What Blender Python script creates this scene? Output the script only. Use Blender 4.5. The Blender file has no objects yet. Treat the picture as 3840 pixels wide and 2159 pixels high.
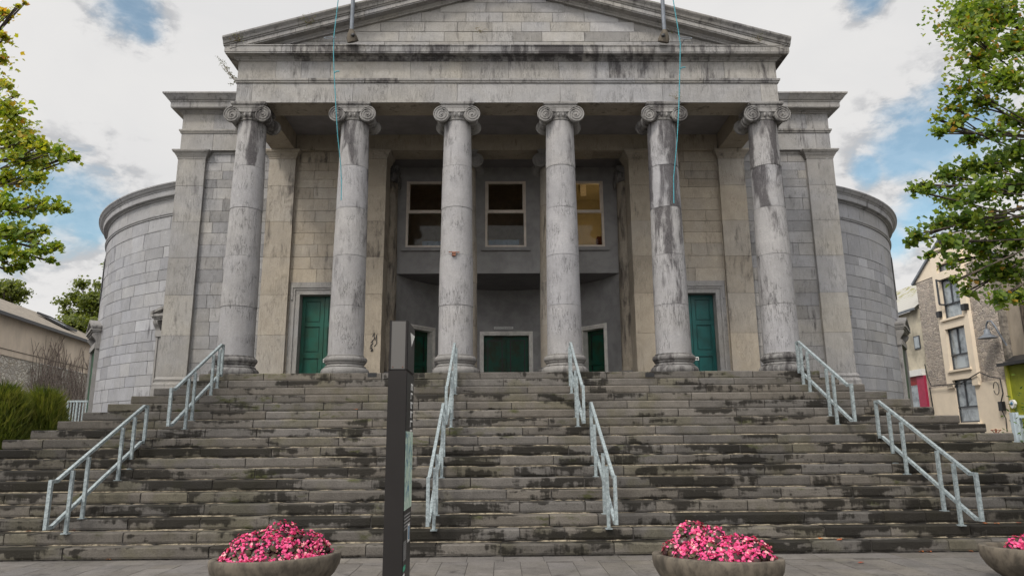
import bpy, bmesh, math, random
from mathutils import Vector, Matrix, noise as mnoise
R_ = math.radians
rnd = random.Random(7)
D = bpy.data
SC = bpy.context.scene
COL = SC.collection

# ------------------------------------------------------------------ camera
CAM = Vector((-0.21, 0.0, 1.6)); FPX = 2670.6; PW, PH = 3840.0, 2159.0
_p, _y, _r = .2141, -.0154, -.0074
_f = Vector((-math.sin(_y)*math.cos(_p), math.cos(_y)*math.cos(_p), math.sin(_p)))
_ri = Vector((math.cos(_y), math.sin(_y), 0)); _u = _ri.cross(_f)
RI = _ri*math.cos(_r) + _u*math.sin(_r); UP = -_ri*math.sin(_r) + _u*math.cos(_r); FW = _f
cam = D.objects.new("camera", D.cameras.new("camera")); COL.objects.link(cam)
cam.data.sensor_width = 36; cam.data.lens = FPX/PW*36; cam.data.clip_end = 3000; cam.data.clip_start = .05
m = Matrix((RI, UP, -FW)).transposed().to_4x4(); m.translation = CAM
cam.matrix_world = m
SC.camera = cam

def ray(x, y): return RI*((x-PW/2)/FPX) - UP*((y-PH/2)/FPX) + FW
def at(x, y, Y):                     # photo position + distance -> place in the world
    d = ray(x, y); return CAM + d*((Y-CAM.y)/d.y)
def atD(x, y, Y): return at(x*1.49068, y*1.49068, Y)

# ------------------------------------------------------------------ sky, sun, exposure
SUN_EL, SUN_AZ = R_(48), R_(215)     # azimuth of the sun clockwise from +Y : behind the camera, to the left
SC.view_settings.view_transform = 'Standard'; SC.view_settings.look = 'None'
SC.view_settings.exposure = 0; SC.view_settings.gamma = 1
W = D.worlds.new("World"); SC.world = W; W.use_nodes = True
nt = W.node_tree; nt.nodes.clear()
def N(nt, t, **k):
    n = nt.nodes.new(t)
    for a, b in k.items():
        if a.startswith('i_'): n.inputs[int(a[2:])].default_value = b
        else: setattr(n, a, b)
    return n
def Lk(nt, a, b): nt.links.new(a, b)
def MATH(nt, op, a, b=None, c=None, clamp=False):
    n = nt.nodes.new('ShaderNodeMath'); n.operation = op; n.use_clamp = clamp
    for i, v in enumerate((a, b, c)):
        if v is None: continue
        if isinstance(v, (int, float)): n.inputs[i].default_value = v
        else: nt.links.new(v, n.inputs[i])
    return n.outputs[0]
def MIX(nt, f, a, b, typ='MIX'):
    n = nt.nodes.new('ShaderNodeMix'); n.data_type = 'RGBA'; n.blend_type = typ
    for s, v in ((0, f), (6, a), (7, b)):
        if isinstance(v, (int, float)): n.inputs[s].default_value = v
        elif isinstance(v, tuple): n.inputs[s].default_value = (*v, 1) if len(v) == 3 else v
        else: nt.links.new(v, n.inputs[s])
    return n.outputs[2]
def MR(nt, v, a, b, c=0., d=1., smooth=True):
    n = nt.nodes.new('ShaderNodeMapRange'); n.interpolation_type = 'SMOOTHSTEP' if smooth else 'LINEAR'
    nt.links.new(v, n.inputs[0])
    for i, x in enumerate((a, b, c, d)): n.inputs[i+1].default_value = x
    return n.outputs[0]
def NOISE(nt, vec, scale, detail=4, rough=.55, dist=0., out=0, typ=None):
    n = nt.nodes.new('ShaderNodeTexNoise'); n.inputs['Scale'].default_value = scale
    n.inputs['Detail'].default_value = detail; n.inputs['Roughness'].default_value = rough
    n.inputs['Distortion'].default_value = dist
    if vec is not None: nt.links.new(vec, n.inputs['Vector'])
    return n.outputs[out]
def MAPV(nt, vec, loc=(0, 0, 0), scale=(1, 1, 1), rot=(0, 0, 0)):
    n = nt.nodes.new('ShaderNodeMapping'); nt.links.new(vec, n.inputs[0])
    n.inputs['Location'].default_value = loc; n.inputs['Scale'].default_value = scale; n.inputs['Rotation'].default_value = rot
    return n.outputs[0]

tc = N(nt, 'ShaderNodeTexCoord'); dirv = tc.outputs['Generated']
sky = N(nt, 'ShaderNodeTexSky'); sky.sky_type = 'NISHITA'; sky.sun_disc = False
sky.sun_elevation = SUN_EL; sky.sun_rotation = SUN_AZ; sky.air_density = 1.0; sky.dust_density = .6; sky.ozone_density = 1.2
bg_sky = N(nt, 'ShaderNodeBackground'); bg_sky.inputs[1].default_value = .15
Lk(nt, MIX(nt, 1.0, sky.outputs[0], (.95, 1.14, 1.0), 'MULTIPLY'), bg_sky.inputs[0])
# openings in the cloud cover, each a direction in the sky and a size
OPEN = [(500, 10, .046), (525, 60, .038), (548, 120, .024), (250, 770, .075), (330, 830, .05), (130, 740, .07), (60, 860, .05),
        (3480, 530, .07), (3380, 590, .05), (3600, 470, .07), (3260, 640, .03), (3450, 800, .05), (3250, -15, .03), (3350, 900, .035)]
vn = NOISE(nt, MAPV(nt, dirv, scale=(1, 1, 1.6)), 9, 6, .62, .3)
vn2 = NOISE(nt, MAPV(nt, dirv, loc=(3, 1, 2), scale=(1, 1, 1.8)), 26, 5, .6, .2)
best = None
for (x, y, r) in OPEN:
    d = ray(x, y).normalized()
    vd = N(nt, 'ShaderNodeVectorMath', operation='DISTANCE'); Lk(nt, dirv, vd.inputs[0]); vd.inputs[1].default_value = d
    v = MATH(nt, 'SUBTRACT', 1.0, MATH(nt, 'DIVIDE', vd.outputs['Value'], r))
    best = v if best is None else MATH(nt, 'MAXIMUM', best, v)
best = MATH(nt, 'MAXIMUM', best, -2.2)
opn = MATH(nt, 'ADD', best, MATH(nt, 'ADD', MATH(nt, 'MULTIPLY', MATH(nt, 'SUBTRACT', vn, .5), 1.35), MATH(nt, 'MULTIPLY', MATH(nt, 'SUBTRACT', vn2, .5), .9)))
hole = MR(nt, opn, -.05, .7, 0, .78)
rim = MR(nt, opn, -.42, .08)
tex = NOISE(nt, MAPV(nt, dirv, loc=(1, 7, 0), scale=(1, 1, 2)), 3.2, 6, .55, .3)
ccol = MIX(nt, MR(nt, tex, .35, .65), (.76, .755, .755), (.81, .80, .79))
ccol = MIX(nt, MATH(nt, 'MULTIPLY', rim, MR(nt, vn2, .4, .62)), ccol, (.54, .545, .56))
# clouds are brighter round the sun, which stands behind the camera
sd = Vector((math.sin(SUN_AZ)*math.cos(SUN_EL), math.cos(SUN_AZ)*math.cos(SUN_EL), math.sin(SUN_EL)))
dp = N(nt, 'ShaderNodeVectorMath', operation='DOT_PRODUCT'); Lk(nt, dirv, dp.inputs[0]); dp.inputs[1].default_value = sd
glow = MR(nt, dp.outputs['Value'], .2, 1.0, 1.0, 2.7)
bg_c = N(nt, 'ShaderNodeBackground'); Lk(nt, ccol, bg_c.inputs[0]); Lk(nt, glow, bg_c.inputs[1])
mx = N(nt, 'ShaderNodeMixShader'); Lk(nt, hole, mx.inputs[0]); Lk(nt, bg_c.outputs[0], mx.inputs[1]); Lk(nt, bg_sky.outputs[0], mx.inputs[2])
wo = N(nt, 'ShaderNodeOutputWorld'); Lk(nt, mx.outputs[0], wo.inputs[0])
sun = D.objects.new("sun", D.lights.new("sun", 'SUN')); COL.objects.link(sun)
sun.data.energy = 2.0; sun.data.angle = R_(12); sun.data.color = (1, .93, .82)
sun.rotation_euler = (-sd).to_track_quat('-Z', 'Y').to_euler()

# ------------------------------------------------------------------ helpers: materials
MATS = {}
def newmat(name):
    mt = D.materials.new(name); mt.use_nodes = True; MATS[name] = mt
    return mt, mt.node_tree, mt.node_tree.nodes['Principled BSDF']
def bump(nt, b, h, s, dist=.01):
    n = N(nt, 'ShaderNodeBump'); n.inputs['Strength'].default_value = s; n.inputs['Distance'].default_value = dist
    Lk(nt, h, n.inputs['Height']); Lk(nt, n.outputs[0], b.inputs['Normal'])
def stone(name, cool, warm, vein=.5, grain=.5, rough=.85, stainc=(.05, .048, .05), mottle=.35, spots=.5, moss=0., warmbias=0.):
    mt, nt, b = newmat(name)
    g = N(nt, 'ShaderNodeNewGeometry'); P = g.outputs['Position']
    a = N(nt, 'ShaderNodeAttribute'); a.attribute_name = 'tone'
    sp = N(nt, 'ShaderNodeSeparateColor'); Lk(nt, a.outputs['Color'], sp.inputs[0]); tr, tg, tb = sp.outputs
    big = NOISE(nt, P, .55, 4, .6, .5); mid = NOISE(nt, MAPV(nt, P, loc=(5, 2, 1)), 2.6, 6, .62, .4)
    fine = NOISE(nt, MAPV(nt, P, loc=(1, 9, 4)), 30, 4, .7)
    wf = MATH(nt, 'ADD', MATH(nt, 'MULTIPLY', MATH(nt, 'SUBTRACT', big, .5), 1.6), MATH(nt, 'ADD', tg, warmbias), clamp=True)
    col = MIX(nt, wf, cool, warm)
    val = MATH(nt, 'ADD', MATH(nt, 'MULTIPLY', tr, .55), .72)
    val = MATH(nt, 'MULTIPLY', val, MATH(nt, 'ADD', MATH(nt, 'MULTIPLY', mid, mottle*1.6), 1-mottle*.8))
    val = MATH(nt, 'MULTIPLY', val, MATH(nt, 'ADD', MATH(nt, 'MULTIPLY', fine, grain), 1-grain*.5))
    # weathering veins: thin vertical threads
    vv = NOISE(nt, MAPV(nt, P, scale=(1, 1, .13)), 17, 4, .6, 1.1)
    line = MATH(nt, 'SUBTRACT', 1.0, MATH(nt, 'MULTIPLY', MATH(nt, 'ABSOLUTE', MATH(nt, 'SUBTRACT', vv, .5)), 34), clamp=True)
    vmask = MR(nt, NOISE(nt, MAPV(nt, P, loc=(8, 3, 2)), 1.7, 3), .44, .6)
    val = MATH(nt, 'MULTIPLY', val, MATH(nt, 'SUBTRACT', 1.0, MATH(nt, 'MULTIPLY', MATH(nt, 'MULTIPLY', line, vmask), vein)))
    vl = N(nt, 'ShaderNodeVectorMath', operation='SCALE'); Lk(nt, col, vl.inputs[0]); Lk(nt, val, vl.inputs['Scale'])
    col = vl.outputs[0]
    # pale lichen specks
    vo = N(nt, 'ShaderNodeTexVoronoi'); vo.inputs['Scale'].default_value = 7; Lk(nt, P, vo.inputs['Vector'])
    spk = MATH(nt, 'MULTIPLY', MR(nt, vo.outputs['Distance'], .13, .06), MR(nt, mid, .5, .6))
    col = MIX(nt, MATH(nt, 'MULTIPLY', spk, spots), col, (.5, .5, .48))
    # stains (weight of the stone in tone.b)
    s1 = NOISE(nt, MAPV(nt, P, scale=(1, 1, .33)), 3.0, 7, .68, .6)
    s2 = NOISE(nt, MAPV(nt, P, loc=(4, 4, 4), scale=(1, 1, .14)), 9, 5, .6, .3)
    sm = MATH(nt, 'ADD', MATH(nt, 'SUBTRACT', MATH(nt, 'ADD', MATH(nt, 'MULTIPLY', s1, 1.35), MATH(nt, 'MULTIPLY', s2, .75)), .55), MATH(nt, 'MULTIPLY', tb, .28))
    st = MR(nt, sm, .63, .98)
    dk = MIX(nt, 1.0, col, (.26, .245, .255), 'MULTIPLY'); dk = MIX(nt, .25, dk, stainc)
    col = MIX(nt, MATH(nt, 'MULTIPLY', st, MR(nt, fine, .3, .6, .78, 1.0)), col, dk)
    if moss:
        mm = MATH(nt, 'MULTIPLY', MR(nt, NOISE(nt, MAPV(nt, P, loc=(2, 6, 6)), 1.6, 6, .7), .52, .68), moss)
        col = MIX(nt, mm, col, (.075, .08, .03))
    Lk(nt, col, b.inputs['Base Color']); b.inputs['Roughness'].default_value = rough; b.inputs['Specular IOR Level'].default_value = .25
    h = MATH(nt, 'ADD', MATH(nt, 'MULTIPLY', fine, .5), MATH(nt, 'SUBTRACT', mid, MATH(nt, 'MULTIPLY', line, .5)))
    bump(nt, b, h, .55, .015)
    return mt
def plain(name, c, rough=.5, metal=0., var=.15, scale=6, bmp=.0, emit=None, spec=.4, c2=None, stretch=(1, 1, 1)):
    mt, nt, b = newmat(name)
    g = N(nt, 'ShaderNodeNewGeometry'); P = MAPV(nt, g.outputs['Position'], scale=stretch)
    n = NOISE(nt, P, scale, 6, .65, .3)
    c2 = c2 or tuple(v*(1-var*1.6) for v in c)
    Lk(nt, MIX(nt, MR(nt, n, .35, .68), tuple(min(1, v*(1+var*.4)) for v in c), c2), b.inputs['Base Color'])
    b.inputs['Roughness'].default_value = rough; b.inputs['Metallic'].default_value = metal; b.inputs['Specular IOR Level'].default_value = spec
    if bmp: bump(nt, b, n, bmp)
    if emit: b.inputs['Emission Color'].default_value = (*emit[0], 1); b.inputs['Emission Strength'].default_value = emit[1]
    return mt
M = {}
M['facade'] = stone('facade_limestone', (.268, .266, .274), (.31, .289, .255), vein=.45)
M['inner'] = stone('porch_limestone', (.33, .31, .285), (.375, .325, .26), vein=.3, warmbias=.25)
M['shaft'] = stone('column_limestone', (.30, .296, .308), (.315, .303, .295), vein=.75, mottle=.3)
M['carved'] = stone('carved_limestone', (.25, .245, .245), (.26, .245, .225), vein=.2, grain=.6)
M['wing'] = stone('curved_wall_limestone', (.275, .278, .298), (.29, .285, .282), vein=.25, mottle=.25)
M['step'] = stone('step_sandstone', (.115, .108, .102), (.135, .118, .095), vein=.15, grain=.8, rough=.6, stainc=(.012, .011, .009), mottle=.6, spots=.25, moss=.45)
def stepmat():
    mt, nt, b = newmat('damp_step_stone'); g = N(nt, 'ShaderNodeNewGeometry'); P = g.outputs['Position']
    a = N(nt, 'ShaderNodeAttribute'); a.attribute_name = 'tone'; sp = N(nt, 'ShaderNodeSeparateColor'); Lk(nt, a.outputs['Color'], sp.inputs[0]); tr, tg, tb = sp.outputs
    mid = NOISE(nt, P, 3.2, 6, .65, .4); fine = NOISE(nt, P, 38, 4, .75)
    col = MIX(nt, tg, (.116, .109, .103), (.13, .115, .097))
    col = MIX(nt, MR(nt, NOISE(nt, MAPV(nt, P, loc=(3, 3, 1)), 1.1, 4), .5, .62, 0, .4), col, (.095, .088, .05))
    col = MIX(nt, MR(nt, NOISE(nt, MAPV(nt, P, loc=(7, 1, 1), scale=(.5, 1, 1.3)), 1.9, 6, .7), .58, .68, 0, .8), col, (.055, .060, .018))
    val = MATH(nt, 'MULTIPLY', MATH(nt, 'ADD', MATH(nt, 'MULTIPLY', tr, .75), .62), MATH(nt, 'MULTIPLY', MATH(nt, 'ADD', mid, .5), MATH(nt, 'ADD', MATH(nt, 'MULTIPLY', fine, .9), .55)))
    vl = N(nt, 'ShaderNodeVectorMath', operation='SCALE'); Lk(nt, col, vl.inputs[0]); Lk(nt, val, vl.inputs['Scale']); col = vl.outputs[0]
    w1 = NOISE(nt, MAPV(nt, P, scale=(.36, 1, 1.5)), 2.4, 6, .55, .3); w2 = NOISE(nt, MAPV(nt, P, loc=(9, 2, 2), scale=(1, 1, .18)), 8, 5, .65)
    sx = N(nt, 'ShaderNodeSeparateXYZ'); Lk(nt, P, sx.inputs[0]); vz = MATH(nt, 'FRACT', MATH(nt, 'DIVIDE', MATH(nt, 'SUBTRACT', sx.outputs[2], .004), .1721))
    w = MATH(nt, 'ADD', MATH(nt, 'ADD', MATH(nt, 'SUBTRACT', MATH(nt, 'MULTIPLY', w1, 1.35), .43), MATH(nt, 'MULTIPLY', w2, .5)), MATH(nt, 'ADD', MATH(nt, 'MULTIPLY', tb, .15), MATH(nt, 'MULTIPLY', MATH(nt, 'SUBTRACT', vz, .5), .10)))
    wet = MR(nt, w, .56, .66)
    col = MIX(nt, MATH(nt, 'MULTIPLY', wet, .84), col, (.009, .008, .006)); Lk(nt, col, b.inputs['Base Color'])
    Lk(nt, MATH(nt, 'SUBTRACT', .85, MATH(nt, 'MULTIPLY', wet, .25)), b.inputs['Roughness']); b.inputs['Specular IOR Level'].default_value = .12
    bump(nt, b, MATH(nt, 'ADD', fine, mid), .6, .02); return mt
M['step'] = stepmat()
M['mortar'] = plain('old_mortar', (.07, .064, .058), .95, var=.4, scale=9, bmp=.3)
M['palemortar'] = plain('pale_mortar', (.21, .18, .13), .95, var=.9, scale=14, bmp=.5, c2=(.05, .04, .03))
M['render'] = plain('grey_painted_render', (.36, .352, .35), .8, var=.12, scale=2.2, bmp=.05)
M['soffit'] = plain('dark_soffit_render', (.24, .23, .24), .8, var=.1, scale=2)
M['pframe'] = plain('painted_frame', (.80, .71, .62), .5, var=.08, scale=4)
M['dframe'] = plain('door_frame_paint', (.88, .85, .80), .55, var=.12, scale=5)
M['green'] = plain('green_gloss_paint', (.005, .078, .054), .35, var=.35, scale=3, spec=.4, c2=(.01, .06, .035))
M['teal'] = plain('teal_gloss_paint', (.003, .076, .073), .35, var=.2, scale=3, spec=.5)
M['dgreen'] = plain('dark_green_varnish', (.010, .075, .048), .4, var=.5, scale=2.6, spec=.2, c2=(.03, .045, .022))
M['quartz'] = plain('quartz', (.42, .41, .39), .7)
M['steel'] = plain('galvanised_steel', (.31, .36, .375), .5, metal=.2, var=.28, scale=24, bmp=.08)
M['white'] = plain('white_plastic', (.78, .78, .76), .4, var=.05)
M['black'] = plain('black_metal', (.02, .02, .022), .4, var=.1)
M['lead'] = plain('lead_grey', (.17, .19, .22), .5, metal=.1, var=.2)
M['rope'] = plain('turquoise_rope', (.07, .30, .36), .8, var=.25, scale=30)
M['rust'] = plain('rusty_iron', (.24, .10, .06), .8, var=.5, scale=30)
M['slate'] = plain('roof_slate', (.24, .215, .185), .8, var=.4, scale=5, bmp=.3)
M['kiosk'] = plain('dark_grey_coated_metal', (.020, .018, .0175), .5, spec=.15, var=.06, scale=2)
M['kioskside'] = plain('black_coated_metal', (.012, .013, .016), .38, var=.1, scale=2, spec=.25)
M['conc'] = plain('weathered_concrete', (.115, .097, .075), .85, var=.36, scale=8, bmp=.4, stretch=(1, 1, .55))
M['soil'] = plain('soil', (.02, .014, .01), .95, var=.3, scale=20, bmp=.6)
M['bark'] = plain('bark', (.07, .055, .042), .9, var=.5, scale=10, bmp=.7, stretch=(1, 1, .2))
M['twig'] = plain('bare_creeper_stem', (.30, .245, .21), .9, var=.4, scale=20)

def glassmat():
    mt, nt, b = newmat('window_glass'); nt.nodes.remove(b)
    t = N(nt, 'ShaderNodeBsdfTransparent'); t.inputs[0].default_value = (.80, .80, .78, 1)
    gl = N(nt, 'ShaderNodeBsdfGlossy'); gl.inputs['Roughness'].default_value = .03; gl.inputs[0].default_value = (.9, .93, .95, 1)
    fr = N(nt, 'ShaderNodeFresnel'); fr.inputs[0].default_value = 1.45
    ms = N(nt, 'ShaderNodeMixShader'); Lk(nt, MATH(nt, 'MULTIPLY', fr.outputs[0], .3), ms.inputs[0]); Lk(nt, t.outputs[0], ms.inputs[1]); Lk(nt, gl.outputs[0], ms.inputs[2])
    Lk(nt, ms.outputs[0], nt.nodes['Material Output'].inputs[0]); return mt
M['glass'] = glassmat()
def leafmat(name, stops, trans=.45, rough=.5):
    """leaf colour chosen per leaf by tone.r"""
    mt, nt, b = newmat(name)
    a = N(nt, 'ShaderNodeAttribute'); a.attribute_name = 'tone'
    sp = N(nt, 'ShaderNodeSeparateColor'); Lk(nt, a.outputs['Color'], sp.inputs[0])
    cr = N(nt, 'ShaderNodeValToRGB'); e = cr.color_ramp.elements
    while len(e) < len(stops): e.new(.5)
    for i, (p, c) in enumerate(stops): e[i].position = p; e[i].color = (*c, 1)
    Lk(nt, sp.outputs[0], cr.inputs[0]); b.inputs['Roughness'].default_value = rough; b.inputs['Specular IOR Level'].default_value = .35
    Lk(nt, cr.outputs[0], b.inputs['Base Color'])
    tr = N(nt, 'ShaderNodeBsdfTranslucent'); g2 = MIX(nt, 1.0, cr.outputs[0], (1.6, 1.7, .7), 'MULTIPLY'); Lk(nt, g2, tr.inputs[0])
    ms = N(nt, 'ShaderNodeMixShader'); ms.inputs[0].default_value = trans
    Lk(nt, b.outputs[0], ms.inputs[1]); Lk(nt, tr.outputs[0], ms.inputs[2]); Lk(nt, ms.outputs[0], nt.nodes['Material Output'].inputs[0])
    return mt
M['mapleY'] = leafmat('autumn_maple_leaf', [(0, (.07, .13, .015)), (.4, (.22, .28, .03)), (.75, (.40, .36, .04)), (1, (.45, .22, .03))])
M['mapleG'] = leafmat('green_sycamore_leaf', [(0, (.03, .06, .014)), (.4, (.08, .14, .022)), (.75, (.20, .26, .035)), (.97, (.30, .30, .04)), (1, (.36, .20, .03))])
M['far'] = leafmat('far_tree_leaf', [(0, (.06, .085, .02)), (1, (.18, .20, .035))])
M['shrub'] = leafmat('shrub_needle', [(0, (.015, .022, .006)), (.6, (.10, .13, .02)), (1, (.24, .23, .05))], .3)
M['weed'] = leafmat('weed_leaf', [(0, (.06, .08, .02)), (.7, (.12, .13, .03)), (1, (.20, .10, .04))], .3)
M['bego'] = leafmat('begonia_leaf', [(0, (.022, .010, .010)), (.6, (.06, .025, .025)), (1, (.09, .075, .03))], .15, .3)
M['petal'] = leafmat('begonia_petal', [(0, (.38, .012, .08)), (.35, (.70, .055, .23)), (.85, (.80, .15, .33)), (1, (.88, .45, .48))], .25, .5)
M['dead'] = leafmat('fallen_leaf', [(0, (.28, .05, .02)), (1, (.45, .16, .04))], .15)

# ------------------------------------------------------------------ helpers: meshes
class MB:
    def __init__(s): s.v = []; s.f = []; s.t = []; s.sm = []
    def add(s, vs, fs, tone=(.5, .4, 0), smooth=False):
        o = len(s.v); s.v += [tuple(v) for v in vs]
        for f in fs: s.f.append(tuple(i+o for i in f)); s.t.append(tone); s.sm.append(smooth)
    def box(s, x0, x1, y0, y1, z0, z1, tone=(.5, .4, 0)):
        if x0 > x1: x0, x1 = x1, x0
        if y0 > y1: y0, y1 = y1, y0
        if z0 > z1: z0, z1 = z1, z0
        v = [(x0, y0, z0), (x1, y0, z0), (x1, y1, z0), (x0, y1, z0), (x0, y0, z1), (x1, y0, z1), (x1, y1, z1), (x0, y1, z1)]
        s.add(v, [(3, 2, 1, 0), (4, 5, 6, 7), (0, 1, 5, 4), (1, 2, 6, 5), (2, 3, 7, 6), (3, 0, 4, 7)], tone)
    def quad(s, a, b, c, d, tone=(.5, .4, 0)): s.add([a, b, c, d], [(0, 1, 2, 3)], tone)
    def bar(s, a, b, w, h=None, up=(0, 0, 1), tone=(.5, .4, 0)):
        h = h or w; a = Vector(a); b = Vector(b); d = (b-a).normalized(); u = Vector(up)
        if abs(d.dot(u)) > .98: u = Vector((0, 1, 0))
        r = d.cross(u).normalized(); u = r.cross(d)
        vs = [p+r*sx*w/2+u*sz*h/2 for p in (a, b) for sx, sz in ((-1, -1), (1, -1), (1, 1), (-1, 1))]
        s.add(vs, [(0, 1, 2, 3), (7, 6, 5, 4), (0, 4, 5, 1), (1, 5, 6, 2), (2, 6, 7, 3), (3, 7, 4, 0)], tone)
    def tube(s, pts, rad, n=8, tone=(.5, .4, 0), caps=True):
        pts = [Vector(p) for p in pts]; o = len(s.v); k = len(pts)
        rad = rad if isinstance(rad, (list, tuple)) else [rad]*k
        d0 = (pts[1]-pts[0]).normalized(); r = d0.orthogonal().normalized()
        vs = []
        for i, p in enumerate(pts):
            d = ((pts[min(i+1, k-1)]-pts[max(i-1, 0)])).normalized()
            r = (r-d*r.dot(d)).normalized(); q = d.cross(r)
            for j in range(n):
                t = 2*math.pi*j/n; vs.append(p+(r*math.cos(t)+q*math.sin(t))*rad[i])
        fs = [(i*n+j, i*n+(j+1) % n, (i+1)*n+(j+1) % n, (i+1)*n+j) for i in range(k-1) for j in range(n)]
        s.add(vs, fs, tone, True)
        if caps: s.add(vs[:n], [tuple(range(n))[::-1]], tone); s.add(vs[-n:], [tuple(range(n))], tone)
    def lathe(s, c, prof, n=32, tone=(.5, .4, 0), axis='z', a0=0, a1=2*math.pi, smooth=True, tonef=None):
        """prof: list of (r,h) along axis from c"""
        c = Vector(c); full = abs(a1-a0-2*math.pi) < 1e-6; nn = n if full else n+1; vs = []
        for (r, h) in prof:
            for j in range(nn):
                t = a0+(a1-a0)*j/n; x, y = r*math.cos(t), r*math.sin(t)
                vs.append(c+(Vector((x, y, h)) if axis == 'z' else Vector((x, h, y)) if axis == 'y' else Vector((h, x, y))))
        fs = []
        for i in range(len(prof)-1):
            for j in range(n):
                j2 = (j+1) % nn
                f = (i*nn+j, i*nn+j2, (i+1)*nn+j2, (i+1)*nn+j)
                fs.append(f if axis != 'y' else f[::-1])
        if tonef:
            o = len(s.v); s.v += [tuple(v) for v in vs]
            for q, f in enumerate(fs):
                s.f.append(tuple(k+o for k in f)); s.t.append([tonef(*divmod(k, nn)) for k in f]); s.sm.append(smooth)
        else: s.add(vs, fs, tone, smooth)
    def prismx(s, x0, x1, prof, tone=(.5, .4, 0), dz=0., cap=True):
        """closed (y,z) profile run along x, rising dz"""
        n = len(prof); vs = [(x0, y, z) for y, z in prof]+[(x1, y, z+dz) for y, z in prof]
        fs = [(i, (i+1) % n, n+(i+1) % n, n+i) for i in range(n)]
        if cap: fs += [tuple(range(n))[::-1], tuple(range(n, 2*n))]
        s.add(vs, fs, tone)
    def sweep(s, path, prof, tone=(.5, .4, 0), jl=0., r=rnd, stain=0.):
        """open (out,z) profile swept along xy path, outward to the right of travel; cut into stones of length jl"""
        path = [Vector(p) for p in path]; n = len(path); ds = [(path[i+1]-path[i]).normalized() for i in range(n-1)]
        nr = [Vector((d.y, -d.x)) for d in ds]
        def mit(i):
            if i == 0: return nr[0]
            if i == n-1: return nr[-1]
            a, b = nr[i-1], nr[i]; m_ = (a+b).normalized(); return m_/max(.2, m_.dot(a))
        for i in range(n-1):
            A, B = path[i], path[i+1]; ma, mb_ = mit(i), mit(i+1); Ln = (B-A).length; cuts = [0.]
            if jl:
                while cuts[-1] < Ln-jl*1.5: cuts.append(cuts[-1]+jl*r.uniform(.8, 1.2))
            cuts.append(Ln)
            for k in range(len(cuts)-1):
                t0, t1 = cuts[k]/Ln, cuts[k+1]/Ln; g = .004/Ln if jl else 0
                if k: t0 += g
                if k < len(cuts)-2: t1 -= g
                p0, p1 = A.lerp(B, t0), A.lerp(B, t1); m0, m1 = ma.lerp(mb_, t0), ma.lerp(mb_, t1)
                if 0 < t0: m0 = nr[i]
                if t1 < 1: m1 = nr[i]
                vs = [(*(p0+m0*o), z) for o, z in prof]+[(*(p1+m1*o), z) for o, z in prof]; q = len(prof)
                tn = (min(1, max(0, tone[0]+r.uniform(-.12, .12))), tone[1]+r.uniform(-.25, .25), tone[2]+r.choice([0, 0, .3, .7, 1])*stain) if jl else tone
                s.add(vs, [(j, q+j, q+j+1, j+1) for j in range(q-1)], tn)
                if jl:
                    s.add(vs[:q], [tuple(range(q))], tn); s.add(vs[q:], [tuple(range(q))[::-1]], tn)
    def build(s, name, mat, parent=None, inv=None, loc=None):
        me = D.meshes.new(name); L0 = Vector(loc) if loc else Vector((0, 0, 0))
        me.from_pydata([tuple(Vector(v)-L0) for v in s.v], [], s.f); me.update()
        at_ = me.color_attributes.new('tone', 'FLOAT_COLOR', 'CORNER')
        buf = []
        for f, t in zip(s.f, s.t):
            if isinstance(t, list):
                for c in t: buf += [c[0], c[1], c[2], 1.0]
            else: buf += [t[0], t[1], t[2], 1.0]*len(f)
        at_.data.foreach_set('color', buf); me.polygons.foreach_set('use_smooth', s.sm)
        me.materials.append(MATS[mat] if mat in MATS else M[mat]); o = D.objects.new(name, me); COL.objects.link(o)
        if loc: o.location = loc
        if parent is not None:
            o.parent = parent
            if inv is None:
                q = parent; t = Vector((0, 0, 0))
                while q: t += q.location; q = q.parent
                if q is None and parent.parent: t = Vector(parent['_w']) if '_w' in parent else Vector((0, 0, 0)); 
                o.matrix_parent_inverse = Matrix.Translation(root_of(parent).location).inverted() if parent == root_of(parent) else Matrix.Identity(4)
        return o
def root_of(o):
    while o.parent: o = o.parent
    return o
def tag(o, label, cat, group=None, kind=None):
    if label: o['label'] = label
    if cat: o['category'] = cat
    if group: o['group'] = group
    if kind: o['kind'] = kind
    return o
def empty(name, loc, label, cat, group=None):
    o = D.objects.new(name, None); COL.objects.link(o); o.location = loc; o.empty_display_size = .2
    return tag(o, label, cat, group)
def structure(o): o['kind'] = 'structure'; return o

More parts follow.
